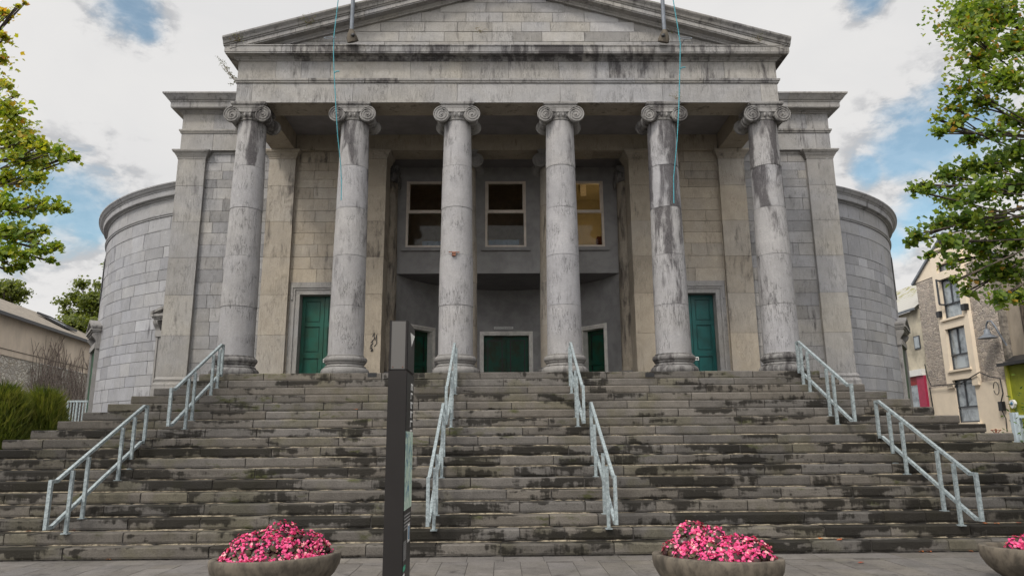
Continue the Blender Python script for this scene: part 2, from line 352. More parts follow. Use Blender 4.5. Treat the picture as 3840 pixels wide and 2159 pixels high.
def ashlar(mb, fn, u0, u1, rows, ln, joint=.013, sb=0., r=rnd, back=True, dj=.004, stain=0., warm=.4, tonev=.16, du=None, first=None, skip=None, deep=.03, backtone=(0, .3, 0)):
    """blocks of stone on a surface fn(u,v,d) (d into the wall). rows = list of v edges"""
    for i in range(len(rows)-1):
        v0, v1 = rows[i], rows[i+1]; cuts = [u0]
        c = u0+ln*(r.uniform(.35, 1.0) if first is None else first)
        while c < u1-ln*.35: cuts.append(c); c += ln*r.uniform(.7, 1.3)
        cuts.append(u1)
        for k in range(len(cuts)-1):
            a = cuts[k]+(joint/2 if k else 0); b = cuts[k+1]-(joint/2 if k < len(cuts)-2 else 0)
            if skip and skip(a, b, v0, v1): continue
            c0, c1 = v0+joint/2, v1-joint/2; d = r.uniform(-dj, dj)
            n = max(1, int(math.ceil((b-a)/du))) if du else 1
            us = [a+(b-a)*q/n for q in range(n+1)]
            tn = (min(1, max(0, r.gauss(.5, tonev*1.05))), min(1, max(0, r.gauss(warm, .13))), sb+r.choice([0, 0, 0, .25, .5, .9])*stain)
            vs = [fn(u, c0, d) for u in us]+[fn(u, c1, d) for u in us]
            mb.add(vs, [(q, q+1, n+2+q, n+1+q) for q in range(n)], tn)
            bs = [fn(u, c0, deep) for u in us]+[fn(u, c1, deep) for u in us]; m_ = n+1
            allv = vs+bs; o2 = 2*m_
            fs = [(q+1, q, o2+q, o2+q+1) for q in range(n)]+[(m_+q, m_+q+1, o2+m_+q+1, o2+m_+q) for q in range(n)]
            fs += [(0, m_, o2+m_, o2), (m_+n, n, o2+n, o2+m_+n)]
            mb.add(allv, fs, tn)
def courses(z0, z1, h, r=None):
    n = max(1, round((z1-z0)/h)); e = [z0+(z1-z0)*i/n for i in range(n+1)]
    if r:
        for i in range(1, n): e[i] += r.uniform(-.06, .06)*h
    return e
def backing(fn, u0, u1, v0, v1, n=1, d=.026):
    mb = MB(); us = [u0+(u1-u0)*q/n for q in range(n+1)]
    mb.add([fn(u, v0, d) for u in us]+[fn(u, v1, d) for u in us], [(q, q+1, n+2+q, n+1+q) for q in range(n)]); return mb

# ================================================================== THE GROUND
H, T, D0 = .1721, .269, 10.8646      # steps
def stepY(k): return D0+(k-1)*T
g = MB(); g.box(-900, 900, -60, 1200, -.5, -.012); structure(g.build('ground', plain('ground_earth', (.10, .095, .085), .9, var=.3, scale=.6).name))
pv = MB(); rp = random.Random(3)
x = -11.
while x < 11:
    w = .355*rp.choice([1, 1, 1.02, .98]); y = -3+rp.uniform(0, .6)
    while y < 10.40:
        l = min(rp.choice([.62, .62, .6, .45]), 10.42-y)
        if l > .1: pv.box(x+.004, x+w-.004, y+.004, y+l-.004, -.05, rp.uniform(-.002, .002), (rp.gauss(.5, .12), rp.uniform(.2, .8), rp.choice([0, .2, .45])))
        y += l
    x += w
x = -11.2
while x < 11:
    w = rp.uniform(.5, .6); pv.box(x+.004, x+w-.004, 10.424, 10.86, -.05, rp.uniform(-.002, .003), (rp.gauss(.55, .1), rp.uniform(.2, .8), rp.choice([0, .3]))); x += w
M['paving'] = stone('plaza_paving', (.145, .136, .132), (.155, .14, .122), vein=.0, grain=.8, rough=.55, mottle=.7, spots=.1, moss=.12, stainc=(.09, .085, .08))
structure(pv.build('pavement', 'plaza_paving'))
md = MB(); md.box(-11.3, 11.3, -3, 10.862, -.06, -.008); structure(md.build('pavement_joints', 'old_mortar'))

# ================================================================== THE STEPS
st = empty('stone_steps', (0, D0, 0), 'wide flight of damp grey stone steps climbing to the columned porch', 'steps')
rs = random.Random(11)
def xk(k): return 7.40+(16-k)*.307
for k in range(1, 19):
    z1, z0, y0 = k*H, (k-1)*H, stepY(k)
    X = xk(k) if k <= 16 else (7.0 if k == 17 else 6.72)
    if k <= 8: X = xk(k)
    yb = 19.7 if k > 1 else 19.7
    wet = 1.15 if k <= 9 else (.0 if k < 17 else .3)
    mb = MB(); mo = MB()
    # front row of long stones with rounded, slightly uneven noses
    x = -X; e = .022
    while x < X-.01:
        l = rs.choice([.7, .95, 1.2, 1.5, 1.9, 1.1])*rs.uniform(.9, 1.1)
        if X-(x+l) < .35: l = X-x
        a, b = x+.005+rs.uniform(0, .008), x+l-.005-rs.uniform(0, .008)
        dy, dz = rs.uniform(-.006, .007), rs.uniform(-.004, .003)
        tn = (min(1, max(0, rs.gauss(.56, .13)-(.16 if k <= 9 else 0))), rs.uniform(.1, .8), min(1, max(0, wet*rs.choice([.3, .45, .55, .65, .9]))))
        zt = z1+dz; yf = y0+dy; e = rs.uniform(.014, .026); zb = z0+.018
        nseg = max(2, int((b-a)/.12)); vs = []
        for q in range(nseg+1):
            xx = a+(b-a)*q/nseg; wv = mnoise.noise(Vector((xx*3.1, k*7.3, 0)))*.006; wz = mnoise.noise(Vector((xx*2.3, k*3.3, 5)))*.003
            rr = 0.012 if q in (0, nseg) else 0
            vs += [(xx, yf+wv+rr+.012, zb), (xx, yf+wv+rr, zb+.03), (xx, yf+wv+rr, zt-e+wz), (xx, yf+e*.4+wv+rr, zt-e*.3+wz), (xx, yf+e+.01+wv, zt+wz*.3), (xx, y0+.40, z1+dz*.3)]
        fs = [(q*6+j, (q+1)*6+j, (q+1)*6+j+1, q*6+j+1) for q in range(nseg) for j in range(5)]
        fs += [tuple(range(6))[::-1], tuple(nseg*6+j for j in range(6))]
        mb.add(vs, fs, tn)
        x += l
    # sides of the flight
    for sgn in (-1, 1):
        y = y0+.41
        while y < yb:
            l = min(rs.uniform(.8, 1.6), yb-y)
            mb.box(sgn*X, sgn*(X-.42), y+.005, y+l-.005, z0+.01, z1+rs.uniform(-.006, 0), (rs.gauss(.5, .15), .4, wet*rs.random()*.6)); y += l
    if k == 18:       # porch floor
        y = y0+.41
        while y < 24.9:
            x = -6.28
            while x < 6.28:
                l = min(1.1, 6.28-x); mb.box(x+.004, x+l-.004, y+.004, y+.9-.004, z1-.05, z1-.006, (rs.gauss(.6, .1), .4, 0)); x += l
            y += .9
    so = mb.build('step', 'damp_step_stone', st)
    mo.box(-X+.03, X-.03, y0+.03, 19.6, z0-.02 if k > 1 else -.05, z1-.02)
    mo.build('step_core', 'old_mortar', so); mo = MB()
    # pale mortar squeezed out along the foot of the riser
    x = -X
    if k < 18:
        pts_ = []; X2 = xk(k+1) if k < 16 else (7.0 if k == 16 else 6.72); x = -X2
        while x < X2:
            on = rs.random() < .7; pts_.append((x, (.006+rs.random()*.014) if on else -.003, (.012+rs.random()*.014) if on else 0)); x += rs.uniform(.05, .3)
        vs = []
        for (xx, hh, oo) in pts_: vs += [(xx, stepY(k+1)-oo, z1-.006), (xx, stepY(k+1)+.02, z1+hh)]
        mo.add(vs, [(2*q, 2*q+2, 2*q+3, 2*q+1) for q in range(len(pts_)-1)])
    if k < 18: mo.build('mortar_bed', 'pale_mortar', so)

# ================================================================== THE COURTHOUSE
CH = empty('courthouse', (0, 19.8, 0), 'grey limestone courthouse with a six-column temple front and curved side wings', 'building')
def P(mb, name, mat, parent=CH): return mb.build(name, mat, parent)
rc = random.Random(21)
S = 2.64; YC = 17.14; PZ = 18*H
COLX = [(i-2.5)*S for i in range(6)]
JOINTS = [8.41, 7.31, 6.09, 4.84]

def column_r(z):
    t = min(1, max(0, (z-3.66)/(9.6-3.66))); return .424-.074*t**1.6
def make_shaft(cx, cy, stain, seed, prox=0):
    r = random.Random(seed); mb = MB(); edges = [9.62]+JOINTS+[3.655]
    for i in range(len(edges)-1):
        zt, zb = edges[i], edges[i+1]; dr = r.uniform(-.006, .006); prof = []
        a = .005; n = 7
        prof.append((column_r(zb)+dr, zb+a))
        mb.lathe((cx, cy, 0), [(column_r(zb)-.014, zb-.02), (column_r(zb)-.014, zb+.02)], 48, (.2, .4, .6))
        for q in range(1, n): z = zb+a+(zt-zb-2*a)*q/n; prof.append((column_r(z)+dr, z))
        prof.append((column_r(zt)+dr, zt-a))
        tb = r.uniform(-.1, .1); ph = r.uniform(0, 6.28)
        base = (min(1, max(0, .5+tb)), r.uniform(.1, .7))
        N_ = 48
        def tf(qi, j, i=i, base=base, ph=ph):
            ang = 2*math.pi*j/N_
            up = stain[i] if i < len(stain) else 0
            return (base[0], base[1], max(0, up*(.78+.5*math.sin(ang*3+ph+qi*.12)+.3*math.sin(ang*7+ph*2-qi*.2))*(.75+.25*qi/8)))
        mb.lathe((cx, cy, 0), prof, N_, tonef=tf)
    return mb
def make_base(cx, cy, stain=.2):
    mb = MB(); pr = []
    def tor(rm, r, z, n=8):
        for q in range(n+1): a = -math.pi/2+math.pi*q/n; pr.append((rm+r*math.cos(a), z+r*math.sin(a)))
    pr.append((.3, PZ+.045)); tor(.455, .115, PZ+.165); pr.append((.49, PZ+.285)); pr.append((.485, PZ+.305))
    for q in range(1, 6): a = math.pi*q/6; pr.append((.485-.045*math.sin(a), PZ+.305+.065*q/6))
    pr.append((.475, PZ+.375)); pr.append((.475, PZ+.39)); tor(.44, .075, PZ+.46); pr.append((.445, PZ+.54)); pr.append((.445, PZ+.565)); pr.append((.40, PZ+.57))
    mb.lathe((cx, cy, 0), pr, 48, (.25, .4, stain))
    mb.box(cx-.56, cx+.56, cy-.56, cy+.56, PZ-.40, PZ+.046, (.3, .4, stain+.35))
    return mb
def make_capital(cx, cy, z0, stain, r):
    """Ionic capital; z0 = underside of the beam"""
    mb = MB(); tn = (.5, .4, stain); zc = z0-.345; VX = .386; yf, yb = cy-.42, cy+.42
    # abacus
    for w, a, b in ((.88, z0-.05, z0-.001), (.85, z0-.075, z0-.05), (.80, z0-.10, z0-.075)):
        mb.box(cx-w/2, cx+w/2, cy-w/2, cy+w/2, a, b, tn)
    mb.box(cx-VX, cx+VX, yf+.02, yb-.02, zc+.055, z0-.10, tn)
    # sagging channel band, front and back
    for s_, y in ((-1, yf), (1, yb)):
        n = 10; top = []; bot = []
        for q in range(n+1):
            u = -1+2*q/n; top.append((cx+u*VX, zc+.205)); bot.append((cx+u*VX*.9, zc+.10-.035*(1-u*u)))
        for q in range(n):
            vs = [(top[q][0], y, top[q][1]), (top[q+1][0], y, top[q+1][1]), (bot[q+1][0], y, bot[q+1][1]), (bot[q][0], y, bot[q][1])]
            vs += [(a, y-s_*.06, c) for a, _, c in vs]; mb.add(vs, [(0, 3, 2, 1), (4, 5, 6, 7), (0, 1, 5, 4), (2, 3, 7, 6)], tn)
        mb.tube([(cx+u*VX, y, zc+.20) for u in (-1, -.5, 0, .5, 1)], .014, 6, tn)
        mb.tube([(cx+VX*.86*(-1+2*q/8), y, zc+.098-.034*(1-(-1+q/4)**2)) for q in range(9)], .012, 6, tn)
        for vx in (-VX, VX):
            # volute disc + spiral ridge
            mb.lathe((cx+vx, y, zc), [(0, -s_*-.0), (.05, 0), (.19, 0), (.207, s_*-.02), (.2, s_*-.07), (0, s_*-.07)], 30, tn, axis='y')
            sg = 1 if vx > 0 else -1; pts = []; rad = []
            for q in range(64):
                t = q/63; a = math.pi/2-sg*t*2*math.pi*2.9; rr = .193*(1-t)**.85+.018
                pts.append((cx+vx+rr*math.cos(a), y+s_*.006, zc+rr*math.sin(a))); rad.append(.017-.008*t)
            mb.tube(pts, rad, 6, tn)
            mb.lathe((cx+vx, y, zc), [(.0, s_*.03), (.014, s_*.026), (.024, s_*.01), (.026, 0)], 10, tn, axis='y')
    # bolsters with baluster outline and bands
    for vx in (-VX, VX):
        pr = [(.20, yf+.02), (.195, yf+.07), (.165, yf+.14), (.14, yf+.26), (.13, cy-.10), (.15, cy-.09), (.15, cy-.05), (.135, cy-.045), (.135, cy+.045), (.15, cy+.05), (.15, cy+.09), (.13, cy+.10), (.14, yb-.26), (.165, yb-.14), (.195, yb-.07), (.20, yb-.02)]
        mb.lathe((cx+vx*.97, 0, zc), pr, 22, tn, axis='y')
    # echinus with eggs, necking ring
    mb.lathe((cx, cy, 0), [(.33, zc-.13), (.352, zc-.12), (.372, zc-.105), (.372, zc-.09), (.355, zc-.08), (.36, zc-.06), (.40, zc+.0), (.425, zc+.06), (.40, zc+.09)], 40, tn)
    for q in range(20):
        a = 2*math.pi*q/20+.157; c = (cx+.405*math.cos(a), cy+.405*math.sin(a), zc+.0)
        mb.lathe(c, [(0, -.062), (.022, -.045), (.034, -.01), (.034, .025), (.02, .05)], 6, tn)
    return mb
STAINS = [[1.15, .25, .2, .1, .05], [1.25, .75, .4, .3, .1], [.35, .12, .05, .05, .05], [.35, .08, .05, .05, .05], [1.7, 1.9, 1.5, .85, .25], [1.6, 1.7, .6, .4, .15]]
CAPST = [1.1, .95, .5, .45, 1.0, .75]
for i, cx in enumerate(COLX):
    sh = P(make_shaft(cx, YC, STAINS[i], 100+i), 'column', 'shaft')
    sh['label'] = ['column shaft with a streaked dark top drum', 'column shaft with black streaks under the left rope', 'pale clean column shaft with a rusty bracket', 'pale clean column shaft', 'column shaft blackened along its upper drums', 'column shaft with black upper right side'][i]
    make_capital(cx, YC, 10.09, CAPST[i], rc).build('capital', 'carved', sh)
    make_base(cx, YC, [1.2, .7, .5, .5, 1.1, 1.0][i]).build('column_base', 'carved', sh)
for i, cx in enumerate((-S/2, S/2)):
    sh = P(make_shaft(cx, 20.16, [.2, .4, .3, .5, .2], 130+i), 'inner_column', 'inner')
    make_capital(cx, 20.16, 10.09, .2, rc).build('capital', 'carved', sh); make_base(cx, 20.16).build('column_base', 'carved', sh)

# ---- portico entablature
YF = 16.78; XE = 6.95
mb = MB()
fnF = lambda u, v, d: (u, YF+d, v)
joints = [-6.95, -6.55, -3.98, -1.32, 1.32, 3.96, 6.5, 6.95]
for a, b in zip(joints, joints[1:]):
    for sub in ((a, b),):
        ashlar(mb, fnF, a+.004, b-.004, [10.09, 10.63], 9, sb=.08, stain=.3, r=rc, warm=.35, tonev=.1)
P(backing(fnF, -XE+.01, XE-.01, 10.10, 10.62), 'architrave_core', 'mortar')
P(mb, 'architrave', 'facade')
mb = MB(); mb.box(-XE, XE, YF+.03, 17.52, 10.095, 11.27, (.45, .5, .35)); 
for s_ in (-1, 1): mb.box(s_*XE, s_*6.27, 17.52, 19.8, 10.09, 11.28, (.45, .7, .25))
mb.box(-6.26, 6.26, 17.53, 19.79, 10.6, 10.8, (.3, .3, .0))
P(mb, 'portico_beams', 'inner')
mb = MB(); mb.box(-6.26, 6.26, 17.53, 19.79, 10.58, 10.599); P(mb, 'portico_ceiling', 'soffit')
# small dish-like ceiling fitting
mb = MB(); mb.lathe((0, 18.0, 10.575), [(.12, 0), (.11, -.03), (0, -.035)], 20, (.3, .3, 0)); P(mb, 'ceiling_fitting', 'lead')
path = [(-XE, 19.75), (-XE, YF), (XE, YF), (XE, 19.75)]
mb = MB(); mb.sweep(path, [(0, 10.63), (.03, 10.635), (.035, 10.665), (.06, 10.69), (.065, 10.74), (0, 10.75)], (.55, .45, .2), 1.6, rc, .6); P(mb, 'taenia_moulding', 'facade')
mb = MB()
for a, b, in zip([-6.95, -5.98, -5.33, -4.58, -2.53, -1.2, .0, 1.3, 2.6, 3.9, 5.0, 5.6], [-5.98, -5.33, -4.58, -2.53, -1.2, .0, 1.3, 2.6, 3.9, 5.0, 5.6, 6.95]):
    ashlar(mb, fnF, a+.004, b-.004, [10.75, 11.28], 9, sb=(.42 if a > -2.6 else 0. if abs(a+4.58) < .1 else .28), stain=.4, r=rc, warm=.9 if abs(a+4.58) < .1 else .45, tonev=.12)
for s_ in (-1, 1):
    ashlar(mb, (lambda u, v, d, s_=s_: (s_*(XE-d), u, v)), YF+.01, 19.8, [10.09, 10.63, 10.75, 11.28], 1.6, stain=.5, r=rc)
P(mb, 'frieze', 'facade'); P(backing(fnF, -XE+.01, XE-.01, 10.76, 11.27), 'frieze_core', 'mortar')
mb = MB(); mb.sweep(path, [(0, 11.24), (.03, 11.245), (.04, 11.27), (.09, 11.295), (.10, 11.32), (.26, 11.33), (.26, 11.36), (.275, 11.365), (.275, 11.52), (.295, 11.525), (.295, 11.55), (0, 11.56)], (.42, .4, .5), 1.75, rc, .9)
P(mb, 'cornice', 'facade')
# ---- tympanum + raking cornices
SL = .286
zu = lambda x: 11.53+SL*(6.35-abs(x)); YT = YF+.04
fnT = lambda u, v, d: (u, YT+d, v)
mb = MB(); rows = courses(11.555, 13.55, .285)
for i in range(len(rows)-1):
    xm = 6.35-(rows[i]-11.53)/SL+.55
    xm2 = 6.35-(rows[i+1]-11.53-.30)/SL
    w = min(xm, xm2+.9)
    if w > .3: ashlar(mb, fnT, -min(w, 6.5), min(w, 6.5), [rows[i], rows[i+1]], 1.05, stain=.15, r=rc, warm=.45, tonev=.2, skip=lambda a, b, c, d_: max(abs(a), abs(b)) > 6.35-(d_-11.53-.36)/SL)
P(mb, 'tympanum', 'facade')
mb = MB(); mb.add([(-6.6, YT+.027, 11.5), (6.6, YT+.027, 11.5), (0, YT+.027, 13.45)], [(0, 1, 2)], (.35, .45, .1)); P(mb, 'tympanum_core', 'facade')
for s_ in (-1, 1):
    mb = MB(); r = rc
    def seg(xa, xb, prof, jl, tone, st_):
        x = xa
        while x < xb-.02:
            l = jl*r.uniform(.85, 1.15)
            if xb-x-l < .4: l = xb-x
            a, b = x+.004, x+l-.004
            tn = (tone[0]+r.uniform(-.1, .1), tone[1]+r.uniform(-.2, .2), tone[2]+st_*r.choice([0, .3, .6, 1]))
            pa = [(y, z+zu(a)) for y, z in prof]; n = len(pa); dz = zu(b)-zu(a)
            vs = [(s_*a, y, z) for y, z in pa]+[(s_*b, y, z+dz) for y, z in pa]
            fs = [(i, (i+1) % n, n+(i+1) % n, n+i) for i in range(n)]+[tuple(range(n))[::-1], tuple(range(n, 2*n))]
            if s_ < 0: fs = [f[::-1] for f in fs]
            mb.add(vs, [f[::-1] for f in fs], tn); x += l
    seg(0, 6.9, [(16.95, 0), (16.745, 0), (16.74, .03), (16.70, .06), (16.69, .09), (16.95, .09)], 1.5, (.5, .5, .1), .5)
    seg(0, 7.1, [(16.95, .09), (16.52, .095), (16.515, .12), (16.495, .125), (16.495, .235), (16.95, .235)], 1.7, (.5, .35, .1), .6)
    seg(0, 7.25, [(17.2, .235), (16.47, .235), (16.465, .265), (16.44, .275), (16.42, .33), (16.37, .385), (16.36, .40), (16.36, .445), (17.2, .445)], 1.9, (.12, .5, .35), .3)
    P(mb, 'raking_cornice', 'facade')
    # roof slope behind + side gutter stone
    mb = MB()
    def rp_(x, y, dz): return (s_*x, y, zu(x)+dz)
    mb.add([rp_(0, 17.2, .43), rp_(7.2, 17.2, .43), rp_(7.2, 34, .43), rp_(0, 34, .43)], [(0, 1, 2, 3)]); P(mb, 'roof', 'slate')
    mb = MB(); pth = [(-7.0, 34), (-7.0, 16.9)] if s_ < 0 else [(7.0, 16.9), (7.0, 34)]
    mb.sweep(pth, [(0, 11.45), (.05, 11.5), (.12, 11.6), (.24, 11.68), (.245, 11.72), (0, 11.73)], (.4, .4, .3), 1.8, rc, .5); P(mb, 'side_cornice', 'facade')
mb = MB(); mb.box(-6.9, 6.9, 20.6, 33.9, 10.62, 11.5, (.4, .4, 0)); P(mb, 'hall_body', 'facade')

# ---- wings: wall faces, pilasters, entablature
YW = 19.92; XW = 9.67; WR = [2.6, 3.05, 3.46, 3.84, 4.22, 4.6, 5.0, 5.38, 5.76, 6.13, 6.51, 6.87, 7.24, 7.59, 7.92, 8.26, 8.62, 8.97, 9.23, 9.49, 9.76, 10.09]
fnW = lambda u, v, d: (u, YW+d, v)
for s_ in (-1, 1):
    mb = MB(); a, b = sorted((s_*6.9, s_*9.1)); ashlar(mb, fnW, a, b, WR, 1.1, joint=.010, stain=.3, r=rc, warm=.22, tonev=.17); P(mb, 'wing_wall', 'facade')
    P(backing(fnW, a, b, 0, 10.09), 'wing_wall_core', 'mortar')
    # outer pilaster
    def pilaster(x0, x1, y, zt, zb, mat, stain=.25, caps=True, side=.6, name='pilaster', warm=.35):
        mb = MB(); js = [zb, 4.59, 5.74, 6.83, 7.90, 8.99, zt]
        for i in range(len(js)-1):
            tn = (rc.gauss(.48, .1), rc.gauss(warm, .2), rc.choice([0, 0, .3, .8])*stain)
            d = rc.uniform(-.003, .003)
            mb.box(x0+d, x1+d, y+d, y+side, js[i]+.004, js[i+1]-.004, tn)
        mb.box(x0+.012, x1-.012, y+.012, y+side, zb, zt, (.0, .3, .5))
        o = P(mb, name, mat)
        c = MB(); pth = [(x0, y+side), (x0, y), (x1, y), (x1, y+side)]
        c.sweep(pth, [(0, zt), (.015, zt+.005), (.018, zt+.05), (.035, zt+.06), (.04, zt+.09), (.055, zt+.10), (.09, zt+.17), (.125, zt+.19), (.13, zt+.22), (.145, zt+.225), (.145, zt+.262), (0, zt+.268)], (.45, .45, .25), 0)
        c.build('pilaster_capital', mat, o)
        c = MB(); c.sweep(pth, [(.09, 2.3), (.09, PZ+.05), (.075, PZ+.06), (.08, PZ+.14), (.06, PZ+.18), (.035, PZ+.20), (.04, PZ+.24), (.055, PZ+.26), (.045, PZ+.30), (.015, PZ+.33), (0, zb)], (.38, .4, .35), 0)
        c.build('pilaster_base', mat, o)
        return o
    a, b = sorted((s_*8.90, s_*9.70)); pilaster(a, b, 19.8, 9.82, PZ+.36, 'facade')
    a, b = sorted((s_*6.25, s_*7.02)); pilaster(a, b, 19.8, 9.82, PZ+.36, 'inner', .8)
    # side wall of wing above / behind the curved wall
    fs_ = (lambda u, v, d, s_=s_: (s_*(XW-d), u, v))
    mb = MB(); ashlar(mb, fs_, 20.3, 27.5, courses(2.6, 10.09, .37), .9, r=rc, stain=.3); P(mb, 'wing_side_wall', 'facade')
    P(backing(fs_, 20.3, 27.5, 0, 11.3), 'wing_side_core', 'mortar')
    pth = [(-XW, 27.5), (-XW, 19.8), (-6.96, 19.8)] if s_ < 0 else [(6.96, 19.8), (XW, 19.8), (XW, 27.5)]
    mb = MB(); mb.sweep(pth, [(-.3, 10.09), (0, 10.095), (0, 10.63)], (.48, .35, 0), 1.1, rc, .3)
    mb.sweep(pth, [(0, 10.75), (0, 11.28)], (.5, .4, 0), .9, rc, .6); P(mb, 'wing_entablature', 'facade')
    mb = MB(); mb.sweep(pth, [(0, 10.63), (.03, 10.635), (.035, 10.665), (.06, 10.69), (.065, 10.74), (0, 10.75)], (.5, .4, .2), 1.6, rc, .5); P(mb, 'wing_taenia', 'facade')
    mb = MB(); mb.sweep(pth, [(0, 11.24), (.03, 11.245), (.04, 11.27), (.09, 11.295), (.10, 11.32), (.26, 11.33), (.275, 11.365), (.275, 11.50), (.295, 11.505), (.30, 11.535), (.34, 11.56), (.40, 11.64), (.44, 11.69), (.46, 11.70), (.46, 11.745), (-.2, 11.75)], (.5, .42, .15), 1.7, rc, .5); P(mb, 'wing_cornice', 'facade')
    mb = MB(); x0, x1 = sorted((s_*6.9, s_*9.7)); mb.box(x0, x1, 19.9, 27.6, 10.0, 11.73, (.4, .4, 0)); P(mb, 'wing_roof_block', 'facade')

# ---- curved wings
CRS, CC = {-1: 8.80, 1: 8.45}, (6.71, 29.2)
def zt_(z): return 1.6+(z-1.6)*1.0676 if z > 1 else z
for s_ in (-1, 1):
    cx, cy = s_*CC[0], CC[1]; CR = CRS[s_]
    def fc(u, v, d, s_=s_, cx=cx, cy=cy, R0=CR):       # u = arc length from the front going outwards
        a = u/CR; rr = R0-d
        return (cx+s_*rr*math.sin(a), cy-rr*math.cos(a), zt_(v))
    def flip(mb):
        if s_ < 0: mb.f = [f[::-1] for f in mb.f]
        return mb
    u0, u1 = CR*R_(19.5), CR*R_(150)
    mb = MB(); rr = random.Random(40+s_)
    zs = [0]; 
    while zs[-1] < 7.3: zs.append(zs[-1]+rr.uniform(.27, .40))
    zs[-1] = 7.72
    ashlar(mb, fc, u0, u1, zs, .72, joint=.012, r=rr, du=.3, warm=.3, tonev=.16, stain=.35, dj=.006)
    ashlar(mb, fc, u0, u1, [7.735, 8.10], 1.3, r=rr, du=.3, warm=.4, tonev=.1, stain=.1)
    ashlar(mb, fc, u0, u1, [8.2, 8.66], 1.3, r=rr, du=.3, warm=.5, tonev=.1, stain=.35)
    cw = P(flip(mb), 'curved_wall', 'wing')
    P(flip(backing(fc, u0, u1, 0, 8.66, 60)), 'curved_wall_core', 'mortar')
    mb = MB(); r = rr
    # string course and cornice as rings cut into stones
    def ring(prof, tone, ln, st_):
        u = u0
        while u < u1:
            l = min(ln*r.uniform(.85, 1.15), u1-u); n = max(1, int(l/.3)); m_ = len(prof)
            tn = (tone[0]+r.uniform(-.1, .1), tone[1]+r.uniform(-.2, .2), tone[2]+st_*r.choice([0, .3, .7]))
            vs = []
            for q in range(n+1):
                uu = u+.004+(l-.008)*q/n
                for o, z in prof: vs.append(fc(uu, z, -o))
            mb.add(vs, [(q*m_+j, (q+1)*m_+j, (q+1)*m_+j+1, q*m_+j+1) for q in range(n) for j in range(m_-1)], tn); u += l
    ring([(-.1, 7.70), (.012, 7.705), (.012, 7.735), (-.1, 7.74)], (.4, .4, .1), 3, .2)
    ring([(-.05, 8.10), (.03, 8.105), (.035, 8.14), (.06, 8.155), (.065, 8.195), (-.05, 8.20)], (.5, .5, 0), 1.6, .4)
    P(flip(mb), 'string_course', 'wing')
    mb = MB()
    ring([(-.05, 8.63), (.04, 8.635), (.05, 8.66), (.16, 8.68), (.17, 8.71), (.18, 8.83), (.20, 8.835), (.21, 8.86), (.26, 8.89), (.31, 8.95), (.335, 8.965), (.34, 9.0), (-.6, 9.03)], (.62, .45, .08), 1.5, .5)
    P(flip(mb), 'curved_cornice', 'wing')
    mb = MB(); n = 40; vs = [(cx, cy, 10.2)]+[fc(u0+(u1-u0)*q/n, 9.02, .3) for q in range(n+1)]
    mb.add(vs, [(0, q+1, q+2) for q in range(n)]); P(flip(mb), 'curved_roof', 'slate')
    # two hooded doorways on the curve
    for ang in (19.3, 56.0):
        a = R_(ang); nx, ny = s_*math.sin(a), -math.cos(a); tx, ty = math.cos(a), s_*math.sin(a)
        c0 = Vector((cx+nx*CR, cy+ny*CR, 0)); nn = Vector((nx, ny, 0)); tt = Vector((tx, ty, 0))
        def L_(t, o, z): return c0+tt*t+nn*o+Vector((0, 0, zt_(z)))
        def bx(mb, t0, t1, o0, o1, z0, z1, tn=(.4, .4, .3)):
            vs = [L_(t, o, z) for z in (z0, z1) for t, o in ((t0, o0), (t1, o0), (t1, o1), (t0, o1))]
            mb.add(vs, [(0, 1, 2, 3), (7, 6, 5, 4), (0, 4, 5, 1), (1, 5, 6, 2), (2, 6, 7, 3), (3, 7, 4, 0)], tn)
        mb = MB(); wd = .70
        for q in (-1, 1):
            bx(mb, q*wd, q*(wd+.10), -.1, .05, 2.2, 4.62); bx(mb, q*(wd+.10), q*(wd+.16), -.1, .08, 2.2, 4.66)
        bx(mb, -wd-.16, wd+.16, -.1, .11, 4.55, 4.72)
        dr = P(mb, 'side_doorway', 'carved')
        mb = MB(); bx(mb, -wd, wd, -.1, .02, 2.2, 4.56); mb.build('door_leaf', 'dark_green_varnish', dr)
        mb = MB()
        for q in (-1, 1):      # scrolled consoles
            t = q*(wd+.14); n = 12; pr = []
            for i in range(n+1):
                z = 5.0-.46*i/n; o = .05+.15*(1-i/n)**1.6+.025*math.sin(i/n*9)
                pr.append((o, z))
            for i in range(n):
                (o1, z1), (o2, z2) = pr[i], pr[i+1]
                vs = [L_(t+w_*.085, o, z) for w_ in (-1, 1) for o, z in ((-.05, z1), (o1, z1), (o2, z2), (-.05, z2))]
                mb.add(vs, [(0, 1, 2, 3), (7, 6, 5, 4), (1, 5, 6, 2), (0, 4, 5, 1), (2, 6, 7, 3)], (.4, .4, .4))
        hw = wd+.28
        bx(mb, -hw+.06, hw-.06, -.1, .18, 5.0, 5.05); bx(mb, -hw+.03, hw-.03, -.1, .22, 5.05, 5.10); bx(mb, -hw, hw, -.1, .27, 5.10, 5.17)
        for q in (-1, 1):      # little pediment
            for (o, th, lift) in ((.27, .05, .0), (.22, .04, -.04)):
                p0, p1 = L_(q*hw, 0, 5.17+lift+.04), L_(0, 0, 5.46+lift+.04)
                vs = [p+nn*oo+Vector((0, 0, dz)) for p in (p0, p1) for oo, dz in ((-.1, -th), (o, -th), (o, th*.6), (-.1, th*.6))]
                fs = [(0, 1, 5, 4), (1, 2, 6, 5), (2, 3, 7, 6), (3, 0, 4, 7), (0, 3, 2, 1)]
                mb.add(vs, fs, (.38, .4, .5))
        mb.add([L_(-hw+.05, .16, 5.16), L_(hw-.05, .16, 5.16), L_(0, .16, 5.44)], [(0, 1, 2)], (.4, .4, .3))
        mb.build('door_hood', 'carved', dr)
    a = R_(59.6); nx, ny = s_*math.sin(a), -math.cos(a)
    mb = MB(); c0 = Vector((cx+nx*(CR+.01), cy+ny*(CR+.01), 0)); tt = Vector((math.cos(a), s_*math.sin(a), 0))
